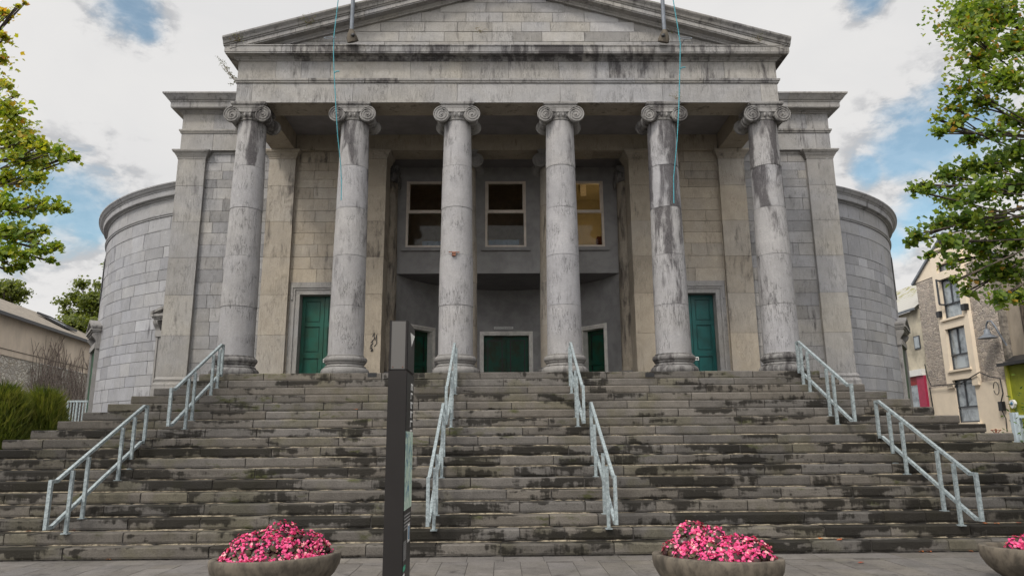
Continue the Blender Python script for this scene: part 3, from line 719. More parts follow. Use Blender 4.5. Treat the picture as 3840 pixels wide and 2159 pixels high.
    mb.bar(c0+Vector((0, 0, 6.6)), c0+Vector((0, 0, 8.0)), .9, .03, up=(nx, ny, 0)); P(mb, 'curved_wall_window', 'black')

# ---- porch back walls with the two green doors
for s_ in (-1, 1):
    bxm = s_*5.28; xo = .65
    mb = MB()
    a, b = bxm-.99, bxm+.99
    WR2 = [z for z in WR if z >= 6.1] + [10.09]
    WR2 = sorted(set([6.12]+[z for z in WR if z > 6.3]+[10.09]))
    ashlar(mb, fnW, a, b, WR2, 1.15, joint=.009, stain=.5, r=rc, warm=.5, tonev=.13)
    for (p, q) in ((a, bxm-xo-.27), (bxm+xo+.27, b)): ashlar(mb, fnW, p, q, [PZ, 3.84, 4.6, 5.38, 6.12], .8, stain=.4, r=rc, warm=.5)
    P(mb, 'porch_wall', 'inner'); mb = backing(fnW, a, b, 6.1, 10.09); P(mb, 'porch_wall_core', 'mortar')
    mb = MB(); 
    for q in (-1, 1):
        mb.box(bxm+q*xo, bxm+q*(xo+.13), YW-.03, YW+.5, PZ, 5.76, (.5, .4, .1)); mb.box(bxm+q*(xo+.13), bxm+q*(xo+.19), YW-.055, YW+.1, PZ, 5.9, (.5, .4, .1))
        mb.box(bxm+q*(xo+.19), bxm+q*(xo+.28), YW-.02, YW+.1, PZ, 6.1, (.45, .4, .2)); mb.box(bxm+q*(xo+.19), bxm+q*(xo+.235), YW-.075, YW+.05, 5.6, 6.02, (.45, .4, .2))
    mb.box(bxm-xo-.13, bxm+xo+.13, YW-.031, YW+.5, 5.761, 5.89, (.5, .4, .1)); mb.box(bxm-xo-.19, bxm+xo+.19, YW-.056, YW+.1, 5.891, 5.95, (.5, .4, .1))
    mb.box(bxm-xo-.24, bxm+xo+.24, YW-.08, YW+.1, 5.951, 6.0, (.5, .4, .1)); mb.box(bxm-xo-.28, bxm+xo+.28, YW-.022, YW+.1, 6.001, 6.12, (.5, .4, .1))
    fr = P(mb, 'door_surround', 'facade')
    mat = 'green' if s_ < 0 else 'teal'
    mb = MB(); yd = YW+.28
    mb.box(bxm-xo, bxm+xo, yd+.02, yd+.06, PZ, 5.76)
    for q in (-1, 1):
        x0, x1 = (bxm-xo+.01, bxm-.008) if q < 0 else (bxm+.008, bxm+xo-.01)
        for (xa, xb) in ((x0, x0+.10), (x1-.10, x1)): mb.box(xa, xb, yd-.02, yd+.021, PZ+.01, 5.75)
        for (za, zb) in ((PZ+.01, PZ+.2), (3.98, 4.14), (4.88, 5.0), (5.62, 5.75)): mb.box(x0+.1, x1-.1, yd-.018, yd+.021, za, zb)
        for (za, zb) in ((PZ+.2, 3.98), (4.14, 4.88), (5.0, 5.62)):
            mb.box(x0+.135, x1-.135, yd+.0, yd+.021, za+.04, zb-.04)
    dd = P(mb, 'door', mat)
    mb = MB()
    for q in ((1,) if s_ < 0 else (-1, 1)): mb.box(bxm+q*.075-.05, bxm+q*.075+.05, yd-.035, yd-.02, 3.86, 3.96)
    hp = mb.build('lock_plate', 'white_plastic', dd)
    mb = MB()
    for q in ((1,) if s_ < 0 else (-1, 1)): mb.lathe((bxm+q*.075, yd-.04, 3.91), [(.0, -.02), (.022, -.018), (.025, 0)], 10, axis='y')
    mb.build('door_knob', 'black_metal', dd)
    # inner anta and its return
    a, b = sorted((s_*3.58, s_*4.36)); pilaster(a, b, 19.8, 9.82, PZ+.36, 'inner', 1.0, side=.72, name='anta', warm=.75)
    mb = MB(); fr_ = (lambda u, v, d, s_=s_: (s_*(3.72+d), u, v)); ashlar(mb, fr_, 20.5, 25.2, courses(PZ, 10.4, .62), 1.0, stain=.9, r=rc, warm=.6); P(mb, 'recess_side_wall', 'inner')
    mb = MB(); mb.box(s_*3.76, s_*4.3, 20.0, 25.5, 0, 10.5, (.3, .5, .5)); P(mb, 'recess_side_core', 'inner')
    # responding half column in the recess
    xc, yc = s_*3.74, 21.3; mb = MB(); pr = [(.34, PZ+.5), (.33, 6), (.285, 9.62)]
    mb.lathe((xc, yc, 0), pr, 28, (.4, .7, .8))
    hc = P(mb, 'half_column', 'inner')
    mb = make_capital(xc, yc, 10.07, .75, rc); c_ = Vector((xc, yc, 0)); mb.v = [tuple(c_+Vector(((-(Vector(v)-c_).y)*.75, (Vector(v)-c_).x*.75, 0))+Vector((0, 0, v[2]))) for v in mb.v]
    mb.build('capital', 'carved', hc)
    mb = make_base(xc, yc, .3); mb.build('column_base', 'carved', hc)
# beam over the recess and architrave at the back of the porch
mb = MB(); x = -6.26
while x < 6.25:
    l = min(rc.uniform(1.6, 2.8), 6.26-x); mb.box(x+.003, x+l-.003, 19.80, 19.93 if abs(x+l/2) > 3.6 else 20.5, 10.092, 10.6, (rc.gauss(.45, .07), .8, .1)); x += l
mb.box(-6.26, 6.26, 19.83, 20.48, 10.10, 10.58, (.2, .6, .3))
mb.box(-3.6, 3.6, 20.5, 20.56, 10.3, 10.6, (.3, .6, .2)); P(mb, 'rear_architrave', 'inner')
mb = MB(); mb.box(-3.9, 3.9, 20.5, 25, 10.42, 10.5); P(mb, 'recess_ceiling', 'soffit')

# ---- grey rendered box with windows, and curved wall below
YG = 22.0; ZB = 6.86; wins = [(-3.27, -1.94), (-.72, .60), (1.79, 3.12)]; wz0, wz1 = 7.72, 9.94
mb = MB(); xs = [-3.72]+[v for w in wins for v in w]+[3.72]
for i in range(0, 8, 2): mb.box(xs[i], xs[i+1], YG, YG+.25, ZB, 10.42)
for a, b in wins: mb.box(a, b, YG+.001, YG+.25, ZB, wz0); mb.box(a, b, YG+.001, YG+.25, wz1, 10.42)
mb.box(-3.715, 3.715, YG+.02, 24.9, ZB+.004, ZB+.1)
gb = P(mb, 'upper_screen_wall', 'render')
mb = MB(); mb.box(-3.715, 3.715, YG+.01, 24.9, ZB-.001, ZB+.003); P(mb, 'screen_soffit', 'soffit')
for i, (a, b) in enumerate(wins):
    mb = MB(); w = .075
    for (p, q, r0, r1) in ((a, a+w, wz0, wz1), (b-w, b, wz0, wz1)): mb.box(p, q, YG-.02, YG+.12, r0, r1)
    mb.box(a+w, b-w, YG-.019, YG+.12, wz0, wz0+w*.8); mb.box(a+w, b-w, YG-.019, YG+.12, wz1-w, wz1)
    mb.box(a+w, b-w, YG+.01, YG+.12, 8.87, 8.97)
    mb.box(a+w, a+w+.03, YG+.03, YG+.1, 8.97, wz1-w); mb.box(b-w-.03, b-w, YG+.03, YG+.1, 8.97, wz1-w)
    wn = P(mb, 'window', 'pframe')
    mb = MB(); mb.box(a+w, b-w, YG+.06, YG+.066, wz0+.05, wz1-.05); mb.build('pane', 'window_glass', wn)
    mb = MB(); mb.box(a-.12, b+.12, YG-.11, YG+.02, wz0-.13, wz0-.02); mb.build('sill', 'grey_painted_render', wn)
# rooms behind
M['room'] = plain('room_wall', (.42, .36, .25), .8, var=.05); M['roomdark'] = plain('dim_room_wall', (.75, .60, .45), .8, var=.1)
mb = MB(); mb.box(-3.7, 1.3, YG+3.0, YG+3.1, ZB+.1, 10.4); mb.box(-3.7, 1.3, YG+.3, YG+3.0, 10.34, 10.41); mb.box(-3.7, 1.3, YG+.27, YG+3, ZB+.1, ZB+.15); mb.box(-3.7, -3.65, YG+.3, YG+3, ZB+.15, 10.3); mb.box(1.2, 1.3, YG+.27, YG+3, ZB+.15, 10.3)
P(mb, 'dim_office', 'dim_room_wall')
mb = MB(); mb.box(1.3, 3.7, YG+3.0, YG+3.1, ZB+.1, 10.4); mb.box(1.3, 3.7, YG+.3, YG+3.0, 10.34, 10.41); mb.box(3.66, 3.72, YG+.3, YG+3, ZB+.15, 10.3); mb.box(1.31, 1.34, YG+.27, YG+3, ZB+.15, 10.3)
P(mb, 'lit_office', 'room_wall')
mb = MB(); mb.bar((2.55, YG+.7, 10.26), (2.75, YG+2.2, 10.26), .2, .08); P(mb, 'ceiling_light_fitting', 'pframe')
M['lampglow'] = plain('warm_lamp', (.9, .8, .5), .5, emit=((1, .75, .38), 22.0))
mb = MB(); mb.box(3.30, 3.55, YG+1.4, YG+1.65, 8.6, 8.8)
la = tag(mb.build('desk_lamp', 'warm_lamp'), 'warm lit lamp shade glowing behind the right upper window', 'lamp')
for i, (x0, x1, z1, yy) in enumerate(((-2.75, -1.95, 7.98, .16), (-.62, .36, 8.02, .15), (1.70, 2.28, 7.97, .16))):
    mb = MB(); n = 8; hh = z1-wz0
    for q in range(n):
        a, b = x0+(x1-x0)*q/n, x0+(x1-x0)*(q+1)/n; w0, w1 = .03*math.sin(q*2.1), .03*math.sin((q+1)*2.1)
        mb.add([(a, YG+yy+w0, wz0-.05), (b, YG+yy+w1, wz0-.05), (b+.02, YG+yy+.04+w1, z1), (a, YG+yy+.04+w0, z1)], [(0, 1, 2, 3)])
        mb.add([(a, YG+yy+w0+.004, wz0-.05), (b, YG+yy+w1+.004, wz0-.05), (b+.02, YG+yy+.044+w1, z1), (a, YG+yy+.044+w0, z1)], [(3, 2, 1, 0)])
    if i == 0: plain('pale_blue_paper', (.42, .52, .68), .8, var=.1, scale=8)
    tag(mb.build('drawing_sheet', 'pale_blue_paper'), ['pale blue paper sheets leaning inside the left upper window', 'pale blue paper sheets leaning inside the middle upper window', 'white paper sheet leaning inside the right upper window'][i], 'paper', 'paper sheets leaning in the upper windows')
mb = MB(); mb.box(2.95, 3.35, YG+.5, YG+.8, 8.0, 8.22); mb.box(2.5, 3.5, YG+.4, YG+1.0, 7.75, 7.8); plain('red_brown_card', (.20, .05, .02), .6)
tag(mb.build('storage_box', 'red_brown_card'), 'red-brown box on a shelf inside the right upper window', 'box')
# curved wall, centre (0,20.9) radius 3.67, with three doorways
RC, YCc = 3.70, 20.9; HD = PZ+2.15
def cv(a, d=0): return Vector(((RC+d)*math.sin(a), YCc+(RC+d)*math.cos(a), 0))
doors = [(-R_(50.5), .47), (-.012, .79), (R_(50.5), .47)]
mb = MB(); ang = []; n = 90; amin, amax = -R_(74), R_(74)
segs = [amin]
for c, w in doors: segs += [c-w/RC, c+w/RC]
segs += [amax]
for i in range(len(segs)-1):
    z0 = PZ-.02 if i % 2 == 0 else HD
    m_ = 14
    for q in range(m_):
        a0, a1 = segs[i]+(segs[i+1]-segs[i])*q/m_, segs[i]+(segs[i+1]-segs[i])*(q+1)/m_
        p, q_ = cv(a0), cv(a1); mb.add([(p.x, p.y, z0), (q_.x, q_.y, z0), (q_.x, q_.y, ZB+.05), (p.x, p.y, ZB+.05)], [(0, 1, 2, 3)], smooth=False)
P(mb, 'curved_back_wall', 'render')
for i, (c, w) in enumerate(doors):
    p0, p1 = cv(c-w/RC), cv(c+w/RC); t = (p1-p0).normalized(); nn = Vector((-t.y, t.x, 0)); mid = (p0+p1)/2
    if nn.dot(Vector((0, YCc-3, 0))-mid) < 0: nn = -nn
    wd = (p1-p0).length/2
    def B(mb, t0, t1, o0, o1, z0, z1):
        vs = [mid+t*tt_+nn*o+Vector((0, 0, z)) for z in (z0, z1) for tt_, o in ((t0, o0), (t1, o0), (t1, o1), (t0, o1))]
        mb.add(vs, [(0, 1, 2, 3), (7, 6, 5, 4), (0, 4, 5, 1), (1, 5, 6, 2), (2, 6, 7, 3), (3, 7, 4, 0)])
    mb = MB()
    for s_ in (-1, 1): B(mb, s_*wd, s_*(wd+.06), -.35, .03, PZ, HD); B(mb, s_*(wd+.06), s_*(wd+.105), -.3, .055, PZ, HD+.105); B(mb, s_*(wd+.105), s_*(wd+.135), -.3, .04, PZ, HD+.135)
    B(mb, -wd-.06, wd+.06, -.35, .031, HD+.001, HD+.06); B(mb, -wd-.06, wd+.06, -.3, .056, HD+.06, HD+.105); B(mb, -wd-.105, wd+.105, -.3, .041, HD+.105, HD+.136)
    B(mb, -wd-.1, wd+.1, -.36, -.3, HD-.1, HD+.3)
    fr = P(mb, 'door_frame', 'dframe')
    mb = MB(); B(mb, -wd, wd, -.30, -.24, PZ, HD)
    npan = 2 if i == 1 else 1
    for q in range(npan):
        a = -wd+2*wd*q/npan; b = a+2*wd/npan
        for (x0, x1) in ((a+.01, a+.13), (b-.13, b-.01)): B(mb, x0, x1, -.24, -.20, PZ+.01, HD-.01)
        for (z0, z1) in ((PZ+.01, PZ+.2), (HD-.13, HD-.01)): B(mb, a+.13, b-.13, -.24, -.202, z0, z1)
        if i != 1: B(mb, a+.13, b-.13, -.24, -.202, PZ+1.0, PZ+1.15)
    lf = mb.build('door_leaf', 'dark_green_varnish', fr)
    for q in range(npan):
        a = -wd+2*wd*q/npan+.13; b = -wd+2*wd*(q+1)/npan-.13; z0, z1 = PZ+.2, HD-.13; mb = MB()  # thin black strips paint the shaded outline of each recessed door panel
        for (x0, x1, y0_, y1_) in ((a, a+.03, z0, z1), (b-.03, b, z0, z1), (a+.03, b-.03, z0, z0+.03), (a+.03, b-.03, z1-.03, z1)): B(mb, x0, x1, -.23, -.236, y0_, y1_) if False else B(mb, x0, x1, -.239, -.226, y0_, y1_)
        mb.build('recess_shade_strip', 'black_metal', lf) if False else mb.build('recess_shade_strip', 'black_metal', fr)
    if i == 1:
        mb = MB(); B(mb, -.11, -.05, -.2, -.16, PZ+.36, PZ+.40); B(mb, .05, .11, -.2, -.16, PZ+.36, PZ+.40); mb.build('handle', 'white_plastic', fr)
# small white sign over the middle door, illegibly small dark lettering on it
mb = MB(); sx0, sx1, sz = -.47, .20, HD+.23; ys = YCc+RC-.05
mb.box(sx0, sx1, ys, ys+.02, sz, sz+.085); sg = mb.build('door_sign', 'white_plastic'); tag(sg, 'narrow white nameplate fixed above the middle dark green door', 'sign')
mb = MB(); rl = random.Random(2); x = sx0+.03       # lettering too small to read in the photo: only its strokes
while x < sx1-.03:
    w = rl.uniform(.012, .022); mb.box(x, x+.006, ys-.003, ys, sz+.02, sz+.065); z = rl.choice([.02, .038, .058]); mb.box(x+.006, x+w, ys-.003, ys, sz+z, sz+z+.007); x += w+.010 if abs(x+.10) > .012 else .04
mb.build('lettering', 'black_metal', sg)

# ================================================================== FITTINGS ON THE FRONT
for s_ in (-1, 1):
    fx = s_*3.98
    e = empty('flagpole', (fx, 16.45, 11.55), ('left' if s_ < 0 else 'right')+'-hand grey flagpole standing on the cornice in front of the pediment', 'flagpole', 'flagpoles on the pediment cornice')
    mb = MB(); b0 = Vector((fx-.0, 16.32, 11.80)); mb.tube([b0, b0+Vector((s_*-.01, -.03, 1.2)), b0+Vector((s_*-.02, -.10, 4.5))], [.052, .05, .04], 12, (.5, .4, 0)); mb.build('pole', 'lead_grey', e)
    mb = MB(); mb.tube([(fx-s_*.03, 16.40, 11.57), (fx-s_*.01, 16.36, 11.66), (fx, 16.33, 11.76), (fx, 16.32, 11.86)], [.145, .14, .10, .062], 14, (.5, .4, 0)); mb.build('foot_shoe', 'weathered_concrete', e)
    mb = MB(); mb.lathe((fx-s_*.06, 16.22, 11.66), [(0, -.02), (.045, -.015), (.05, .02)], 10, axis='y'); mb.build('fixing_hole', 'black_metal', e)
    mb = MB(); mb.box(fx-.07, fx+.07, 16.28, 16.42, 12.9, 12.96); mb.build('bracket_arm', 'lead_grey', e)
    # halyard rope
    mb = MB()
    pts = [(-4.20, 14.2), (-4.25, 12.43), (-4.31, 11.44), (-4.30, 10.97), (-4.26, 10.43), (-4.18, 9.56), (-4.13, 8.87), (-4.08, 8.2), (-4.04, 7.7), (-4.03, 7.3)] if s_ < 0 else [(4.05, 14.2), (4.14, 12.45), (4.22, 11.6), (4.25, 11.23), (4.20, 10.54), (4.12, 9.56), (4.05, 8.69), (3.98, 7.85), (3.95, 7.2)]
    mb.tube([(x, 15.9+(.35 if z < 8.3 else .1 if z < 9 else 0), z) for x, z in pts], .012, 6)
    mb.tube([(pts[4][0], 15.9, pts[4][1]+.0), (pts[4][0]+.07, 15.87, pts[4][1]+.03), (pts[4][0]+.13, 15.86, pts[4][1]+.02)], .014, 6)
    tag(mb.build('halyard_rope', 'turquoise_rope'), 'turquoise rope hanging down in front of the '+('second column from the left' if s_ < 0 else 'second column from the right'), 'rope', 'turquoise ropes on the front')
    mb = MB(); c = Vector((s_*4.40, 15.9, 11.38)); mb.tube([c+Vector((.15*math.cos(t*math.pi/8), .05*math.sin(t*math.pi/8), .055*math.sin(t*math.pi/8))) for t in range(17)], .009, 6); mb.bar(c+Vector((-s_*.04, .0, -.04)), (c.x-s_*.02, 16.6, 11.5), .012)
    tag(mb.build('rope_ring', 'lead_grey'), ('left' if s_ < 0 else 'right')+' thin wire ring holding the rope in front of the pediment', 'ring', 'wire rope rings')
mb = MB(); yy = YC-column_r(6.1)-.02
mb.box(-1.40, -1.31, yy-.05, yy+.03, 6.03, 6.13); mb.bar((-1.48, yy-.02, 6.13), (-1.22, yy-.02, 6.12), .02); tag(mb.build('rusty_bracket', 'rusty_iron'), 'small rusty iron bracket on the third column from the left', 'bracket')
for i, (x, w) in enumerate(((1395, 24), (2437, 24))):
    p = at(x, 1404, stepY(17)-.012); mb = MB(); mb.box(p.x-.09, p.x+.09, p.y-.006, p.y+.05, p.z-.05, p.z+.04)
    for q in range(7): mb.bar((p.x-.075+q*.025, p.y-.012, p.z-.045), (p.x-.075+q*.025, p.y-.012, p.z+.035), .008)
    tag(mb.build('vent_grate', 'black_metal'), 'small black vent grille in the top step near the '+('left' if i == 0 else 'right')+' green door', 'vent', 'vent grilles in the top step')

mb = MB()
for (x, y, w, hh) in ((1400, 1262, 5, 30), (1409, 1275, 3, 45), (1394, 1285, 8, 14), (1391, 1300, 7, 12), (1394, 1312, 8, 8)):
    p = at(x, y, 19.797); mb.tube([p+Vector((-.02, 0, .0)), p+Vector((.02, 0, hh*.0035)), p+Vector((.03, 0, -hh*.002)), p+Vector((-.03, 0, -hh*.004))], .010+w*.001, 5)
P(mb, 'graffiti_scrawl', 'black_metal')
mb = MB()
for pl in (((2060, 125), (2072, 100), (2075, 84), (2084, 108), (2089, 122)), ((2098, 84), (2103, 92), (2097, 104), (2100, 116), (2094, 128)), ((2066, 108), (2078, 92))):
    mb.tube([at(x, y, YT-.002) for x, y in pl], .0045, 4)
P(mb, 'quartz_vein', 'pale_mortar' if False else 'quartz')
# ---- steel handrails
def handrail(X, low, label, tw=0):
    if low: yf, zf, yb, zb = 10.70, 1.105, 13.30, 2.30
    else: yf, zf, yb, zb = 13.10, 2.60, 15.34, 3.69
    e = empty('handrail', (X, yf, 0), label, 'handrail', 'galvanised handrails on the steps')
    w = .048; sl = (zb-zf)/(yb-yf-.22); y1, y2 = yf+.12, yb-.10; hb = .64
    P_ = lambda y, z, dx=0: Vector((X+dx, y, z))
    mb = MB(); mb.bar(P_(yf, zf), P_(y1+.01, zf), w, w); mb.bar(P_(y1, zf-.004), P_(y2, zb+.004), w, w); mb.bar(P_(y2-.01, zb), P_(yb, zb), w, w); mb.build('top_rail', 'steel', e)
    mb = MB(); mb.bar(P_(yf, zf-hb), P_(y1+.01, zf-hb), w, w); mb.bar(P_(y1, zf-hb-.004), P_(y2, zb-hb+.004), w, w); mb.bar(P_(y2-.01, zb-hb), P_(yb, zb-hb), w, w); mb.build('lower_rail', 'steel', e)
    for (y, za, zb_) in ((yf, zf-hb-.022, zf+.022), (yb, zb-hb-.022, zb+.022)):
        mb = MB(); mb.bar(P_(y, za, 0), P_(y, zb_, 0), w*1.05, w*1.05); mb.build('end_bar', 'steel', e)
    ks = ((2, .30), (4, -.16), (7, .05), (8, .12)) if low else ((11, .13), (12, .12), (15, .12), (16, .14))
    if low: ys = [(11.12, 2), (11.50, 3), (12.43, 6), (12.80, 7)]
    else: ys = [(stepY(k)+d, k) for k, d in ks]
    sg_ = 1 if X < 0 else -1
    for y, k in ys:
        zt = zf+(y-y1)*(zb-zf)/(y2-y1)
        mb = MB(); dx = .052*(1 if X > 0 else -1)*-1
        mb.bar(P_(y, k*H-.01, dx), P_(y, zt-.01, dx), w, w); mb.bar(P_(y, zt-.03, dx), P_(y, zt-.03, 0), .02); mb.box(X+dx-.05, X+dx+.05, y-.05, y+.05, k*H-.008, k*H+.010); mb.build('post', 'steel', e)
handrail(-6.70, True, 'lower galvanised handrail farthest left on the steps')
handrail(-1.28, True, 'lower galvanised handrail just right of the dark pillar')
handrail(1.43, True, 'lower galvanised handrail with peeling end bar, right of the centre')
handrail(6.74, True, 'lower galvanised handrail farthest right on the steps')
handrail(-6.20, False, 'upper galvanised handrail beside the leftmost column base')
handrail(-1.22, False, 'upper galvanised handrail in front of the third column base from the left')
handrail(1.28, False, 'upper galvanised handrail in front of the third column base from the right')
handrail(6.22, False, 'upper galvanised handrail beside the rightmost column base')

# ================================================================== INFORMATION PILLAR
kx0, kx1, ky0, ky1 = -1.002, -.874, 5.0, 5.4
K = empty('information_pillar', ((kx0+kx1)/2, 5.2, 0), 'tall slim dark grey information pillar with a perforated top and a map on its side', 'sign')
mb = MB(); mb.box(kx0, kx1, ky0, ky1, 0, 2.10); mb.build('pillar_body', 'kiosk', K)
mb = MB(); mb.box(kx0+.001, kx0+.014, ky0+.001, ky1, 2.108, 2.456); mb.box(kx1-.014, kx1-.001, ky0+.001, ky1, 2.108, 2.456); mb.box(kx0+.014, kx1-.014, ky0+.02, ky1, 2.108, 2.455); mb.box(kx0+.006, kx1-.006, ky0+.01, ky1-.01, 2.09, 2.11)
hd = mb.build('pillar_head', 'kiosk', K)
mt, nt_, b_ = newmat('perforated_sheet'); g_ = N(nt_, 'ShaderNodeNewGeometry')
vo = N(nt_, 'ShaderNodeTexVoronoi'); vo.inputs['Scale'].default_value = 125; vo.inputs['Randomness'].default_value = 0; Lk(nt_, MAPV(nt_, g_.outputs['Position'], rot=(0, R_(45), 0)), vo.inputs['Vector'])
Lk(nt_, MIX(nt_, MR(nt_, vo.outputs['Distance'], .30, .42), (.008, .008, .008), (.085, .08, .075)), b_.inputs['Base Color']); b_.inputs['Roughness'].default_value = .5
mb = MB(); mb.box(kx0+.014, kx1-.014, ky0+.004, ky0+.019, 2.112, 2.45); mb.build('perforated_panel', 'perforated_sheet', hd)
mb = MB()
for x in (kx0+.03, kx1-.03): mb.lathe((x, ky0+.003, 2.125), [(0, -.003), (.004, -.002), (.005, .002)], 8, axis='y')
mb.build('screw', 'rusty_iron', hd)
mb = MB(); mb.box(kx1+.0005, kx1+.003, ky0+.012, ky1-.004, .02, 2.088); sd_ = mb.build('side_panel', 'kioskside', K)
mb = MB(); mb.box(kx1-.0005, kx1+.002, ky0+.02, ky1-.004, 2.112, 2.45); mb.build('side_head_panel', 'kioskside', hd)
plain('map_print', (.50, .60, .52), .5, var=.2, scale=16, c2=(.30, .45, .36)); plain('print_green', (.05, .35, .22), .5); plain('print_grey', (.35, .35, .35), .5); plain('print_blue', (.07, .2, .35), .5)
X1 = kx1+.0055
mb = MB(); mb.box(kx1+.003, kx1+.0045, ky0+.012, ky1-.004, 1.16, 1.685); mp = mb.build('map_panel', 'map_print', K)
mb = MB(); rk = random.Random(5)
for i in range(46):      # streets on the map
    y, z = rk.uniform(ky0+.02, ky1-.06), rk.uniform(1.2, 1.65); a = rk.choice([.3, 1.8, 1.2, 2.6])+rk.uniform(-.2, .2); l = rk.uniform(.03, .12)
    mb.bar((X1, y, z), (X1, min(ky1-.01, max(ky0+.015, y+math.cos(a)*l)), min(1.68, max(1.165, z+math.sin(a)*l))), .0008, .0035, up=(0, -math.sin(a), math.cos(a)))
mb.build('map_streets', 'print_blue', mp)
mb = MB(); mb.add([(kx1+.004, ky0+.13, 2.388), (kx1+.004, ky1-.01, 2.398), (kx1+.004, ky0+.21, 2.295)], [(0, 1, 2)]); mb.build('white_pointer', 'white_plastic', hd)
XL0, XL1 = kx1+.003, kx1+.0046; rl = random.Random(6)
mb = MB(); z = 2.03                                   # tall word running down the side panel
for gl in range(6):
    y0_, y1_ = ky0+.235, ky0+.345; mb.box(XL0, XL1, y0_, y1_, z-.012, z)
    for q in range(rl.choice([1, 2, 3])): yy_ = y0_+q*.045; mb.box(XL0, XL1, yy_, yy_+.012, z-.048, z-.012)
    z -= .066
mb.build('lettering', 'white_plastic', K)
def lines(y0_, y1_, z0_, n, st, h, mat):
    mb = MB()
    for i in range(n):
        y = y0_
        while y < y1_*1.0-(.03 if i == n-1 else 0): w = rl.uniform(.008, .03); mb.box(XL0, XL1, y, min(y+w, y1_), z0_-i*st-h, z0_-i*st); y += w+.006
    mb.build('lettering', mat, K)
lines(ky0+.03, ky0+.34, 1.125, 5, .022, .007, 'print_grey'); lines(ky0+.03, ky0+.17, .955, 9, .014, .005, 'print_grey')
lines(ky0+.03, ky0+.06, 1.02, 1, .02, .04, 'white_plastic'); lines(ky0+.03, ky0+.16, .80, 1, .03, .03, 'print_green'); lines(ky0+.03, ky0+.13, .75, 1, .03, .025, 'white_plastic')
mb = MB(); mb.box(kx1+.003, kx1+.0045, ky0+.23, ky0+.33, .93, 1.05); q = mb.build('phone_picture', 'white_plastic', K)
mb = MB(); mb.box(kx1+.0045, kx1+.0055, ky0+.25, ky0+.31, .945, 1.035); mb.build('phone_screen', 'print_blue', q)

# ================================================================== PLANTERS
def planter(c, ang, a, b, hgt, label, seed, flowers, spread):
    r = random.Random(seed); e = empty('planter', (c[0], c[1], 0), label, 'planter', 'oval concrete planters')
    ca, sa = math.cos(ang), math.sin(ang)
    def pt(rx, t, z): x, y = rx*a*math.cos(t), (b-(1-rx)*a*.95)*math.sin(t); return (c[0]+x*ca-y*sa, c[1]+x*sa+y*ca, z)
    prof = [(.56, 0.0), (.66, .03), (.80, .10), (.91, .18), (.98, .27), (1.0, hgt-.06), (1.0, hgt-.01), (.985, hgt), (.90, hgt), (.875, hgt-.015), (.86, hgt-.10)]
    n = 56; mb = MB(); vs = [pt(rx, 2*math.pi*j/n, z) for rx, z in prof for j in range(n)]
    mb.add(vs, [(i*n+j, i*n+(j+1) % n, (i+1)*n+(j+1) % n, (i+1)*n+j) for i in range(len(prof)-1) for j in range(n)], smooth=True); mb.build('bowl', 'conc', e)
    mb = MB(); mb.add([pt(.87, 2*math.pi*j/n, hgt-.09) for j in range(n)], [tuple(range(n))]); mb.build('soil', 'soil', e)
    if not flowers: return
    f = empty('begonias', (c[0], c[1], hgt-.09), flowers, 'flowers', 'pink begonias in the planters'); lf = MB(); pe = MB()
    def leaf(mb, p, n_, s, tone, k=6):
        n_ = Vector(n_).normalized(); u = n_.orthogonal().normalized(); v = n_.cross(u); t0 = r.uniform(0, 6.28)
        vs = [p+n_*s*.18]+[p+(u*math.cos(t0+2*math.pi*j/k)+v*math.sin(t0+2*math.pi*j/k))*s*r.uniform(.8, 1.1) for j in range(k)]
        mb.add(vs, [(0, j+1, (j+1) % k+1) for j in range(k)], tone)
    def hz(x, y):   # height of the mound
        q = 0
        for (bx_, by_, br, bh) in spread: q = max(q, bh*max(0, 1-((x-bx_)/br)**2-((y-by_)/(br*.72))**2)**.5 if ((x-bx_)/br)**2+((y-by_)/(br*.72))**2 < 1 else 0)
        return q
    cnt = 0
    while cnt < 4200:
        x, y = r.uniform(-.7, .7), r.uniform(-.45, .45)
        h = hz(x*1.07, y*1.05)
        if h <= .02: continue
        cnt += 1; g_ = Vector((hz(x-.03, y)-hz(x+.03, y), hz(x, y-.03)-hz(x, y+.03), .06)).normalized(); g_ = Vector((max(-.95, min(.95, g_.x)), g_.y, max(.15, g_.z)))
        k = r.random(); hh = h*(k**.25); p = Vector((c[0]+x*ca-y*sa, c[1]+x*sa+y*ca, hgt-.06+hh)); gw = Vector((g_.x*ca-g_.y*sa, g_.x*sa+g_.y*ca, g_.z))
        jit = Vector((r.gauss(0, .4), r.gauss(0, .4), r.gauss(0, .3)))
        if cnt % 2 < 1: leaf(lf, p+jit*.03, gw+jit, r.uniform(.022, .038), (r.random(), 0, 0), 7)
        elif k > .12 and mnoise.noise(p*8)+r.uniform(-.25, .4) > -.10:
            p = p+gw*.02+jit*.022; tn = min(1, max(0, r.gauss(.5, .3)))
            for q in range(r.choice([2, 3, 4])):
                pp = p+Vector((r.gauss(0, .011), r.gauss(0, .011), r.gauss(0, .009))); leaf(pe, pp, gw+jit*.8+Vector((r.gauss(0, .5), r.gauss(0, .5), 0)), r.uniform(.012, .02), (min(1, max(0, tn+r.uniform(-.15, .15))), 0, 0), 5)
    lf.build('foliage', 'bego', f); pe.build('blossoms', 'petal', f)
planter((-2.72, 8.43), R_(32), .72, .46, .40, 'oval concrete planter left of the dark pillar, full of pink flowers', 1, 'domed mass of pink begonias in the left planter', [(0, 0, .5, .33), (-.26, 0, .36, .30), (.3, .02, .34, .28), (.05, .05, .26, .41), (-.05, 0, .6, .14)])
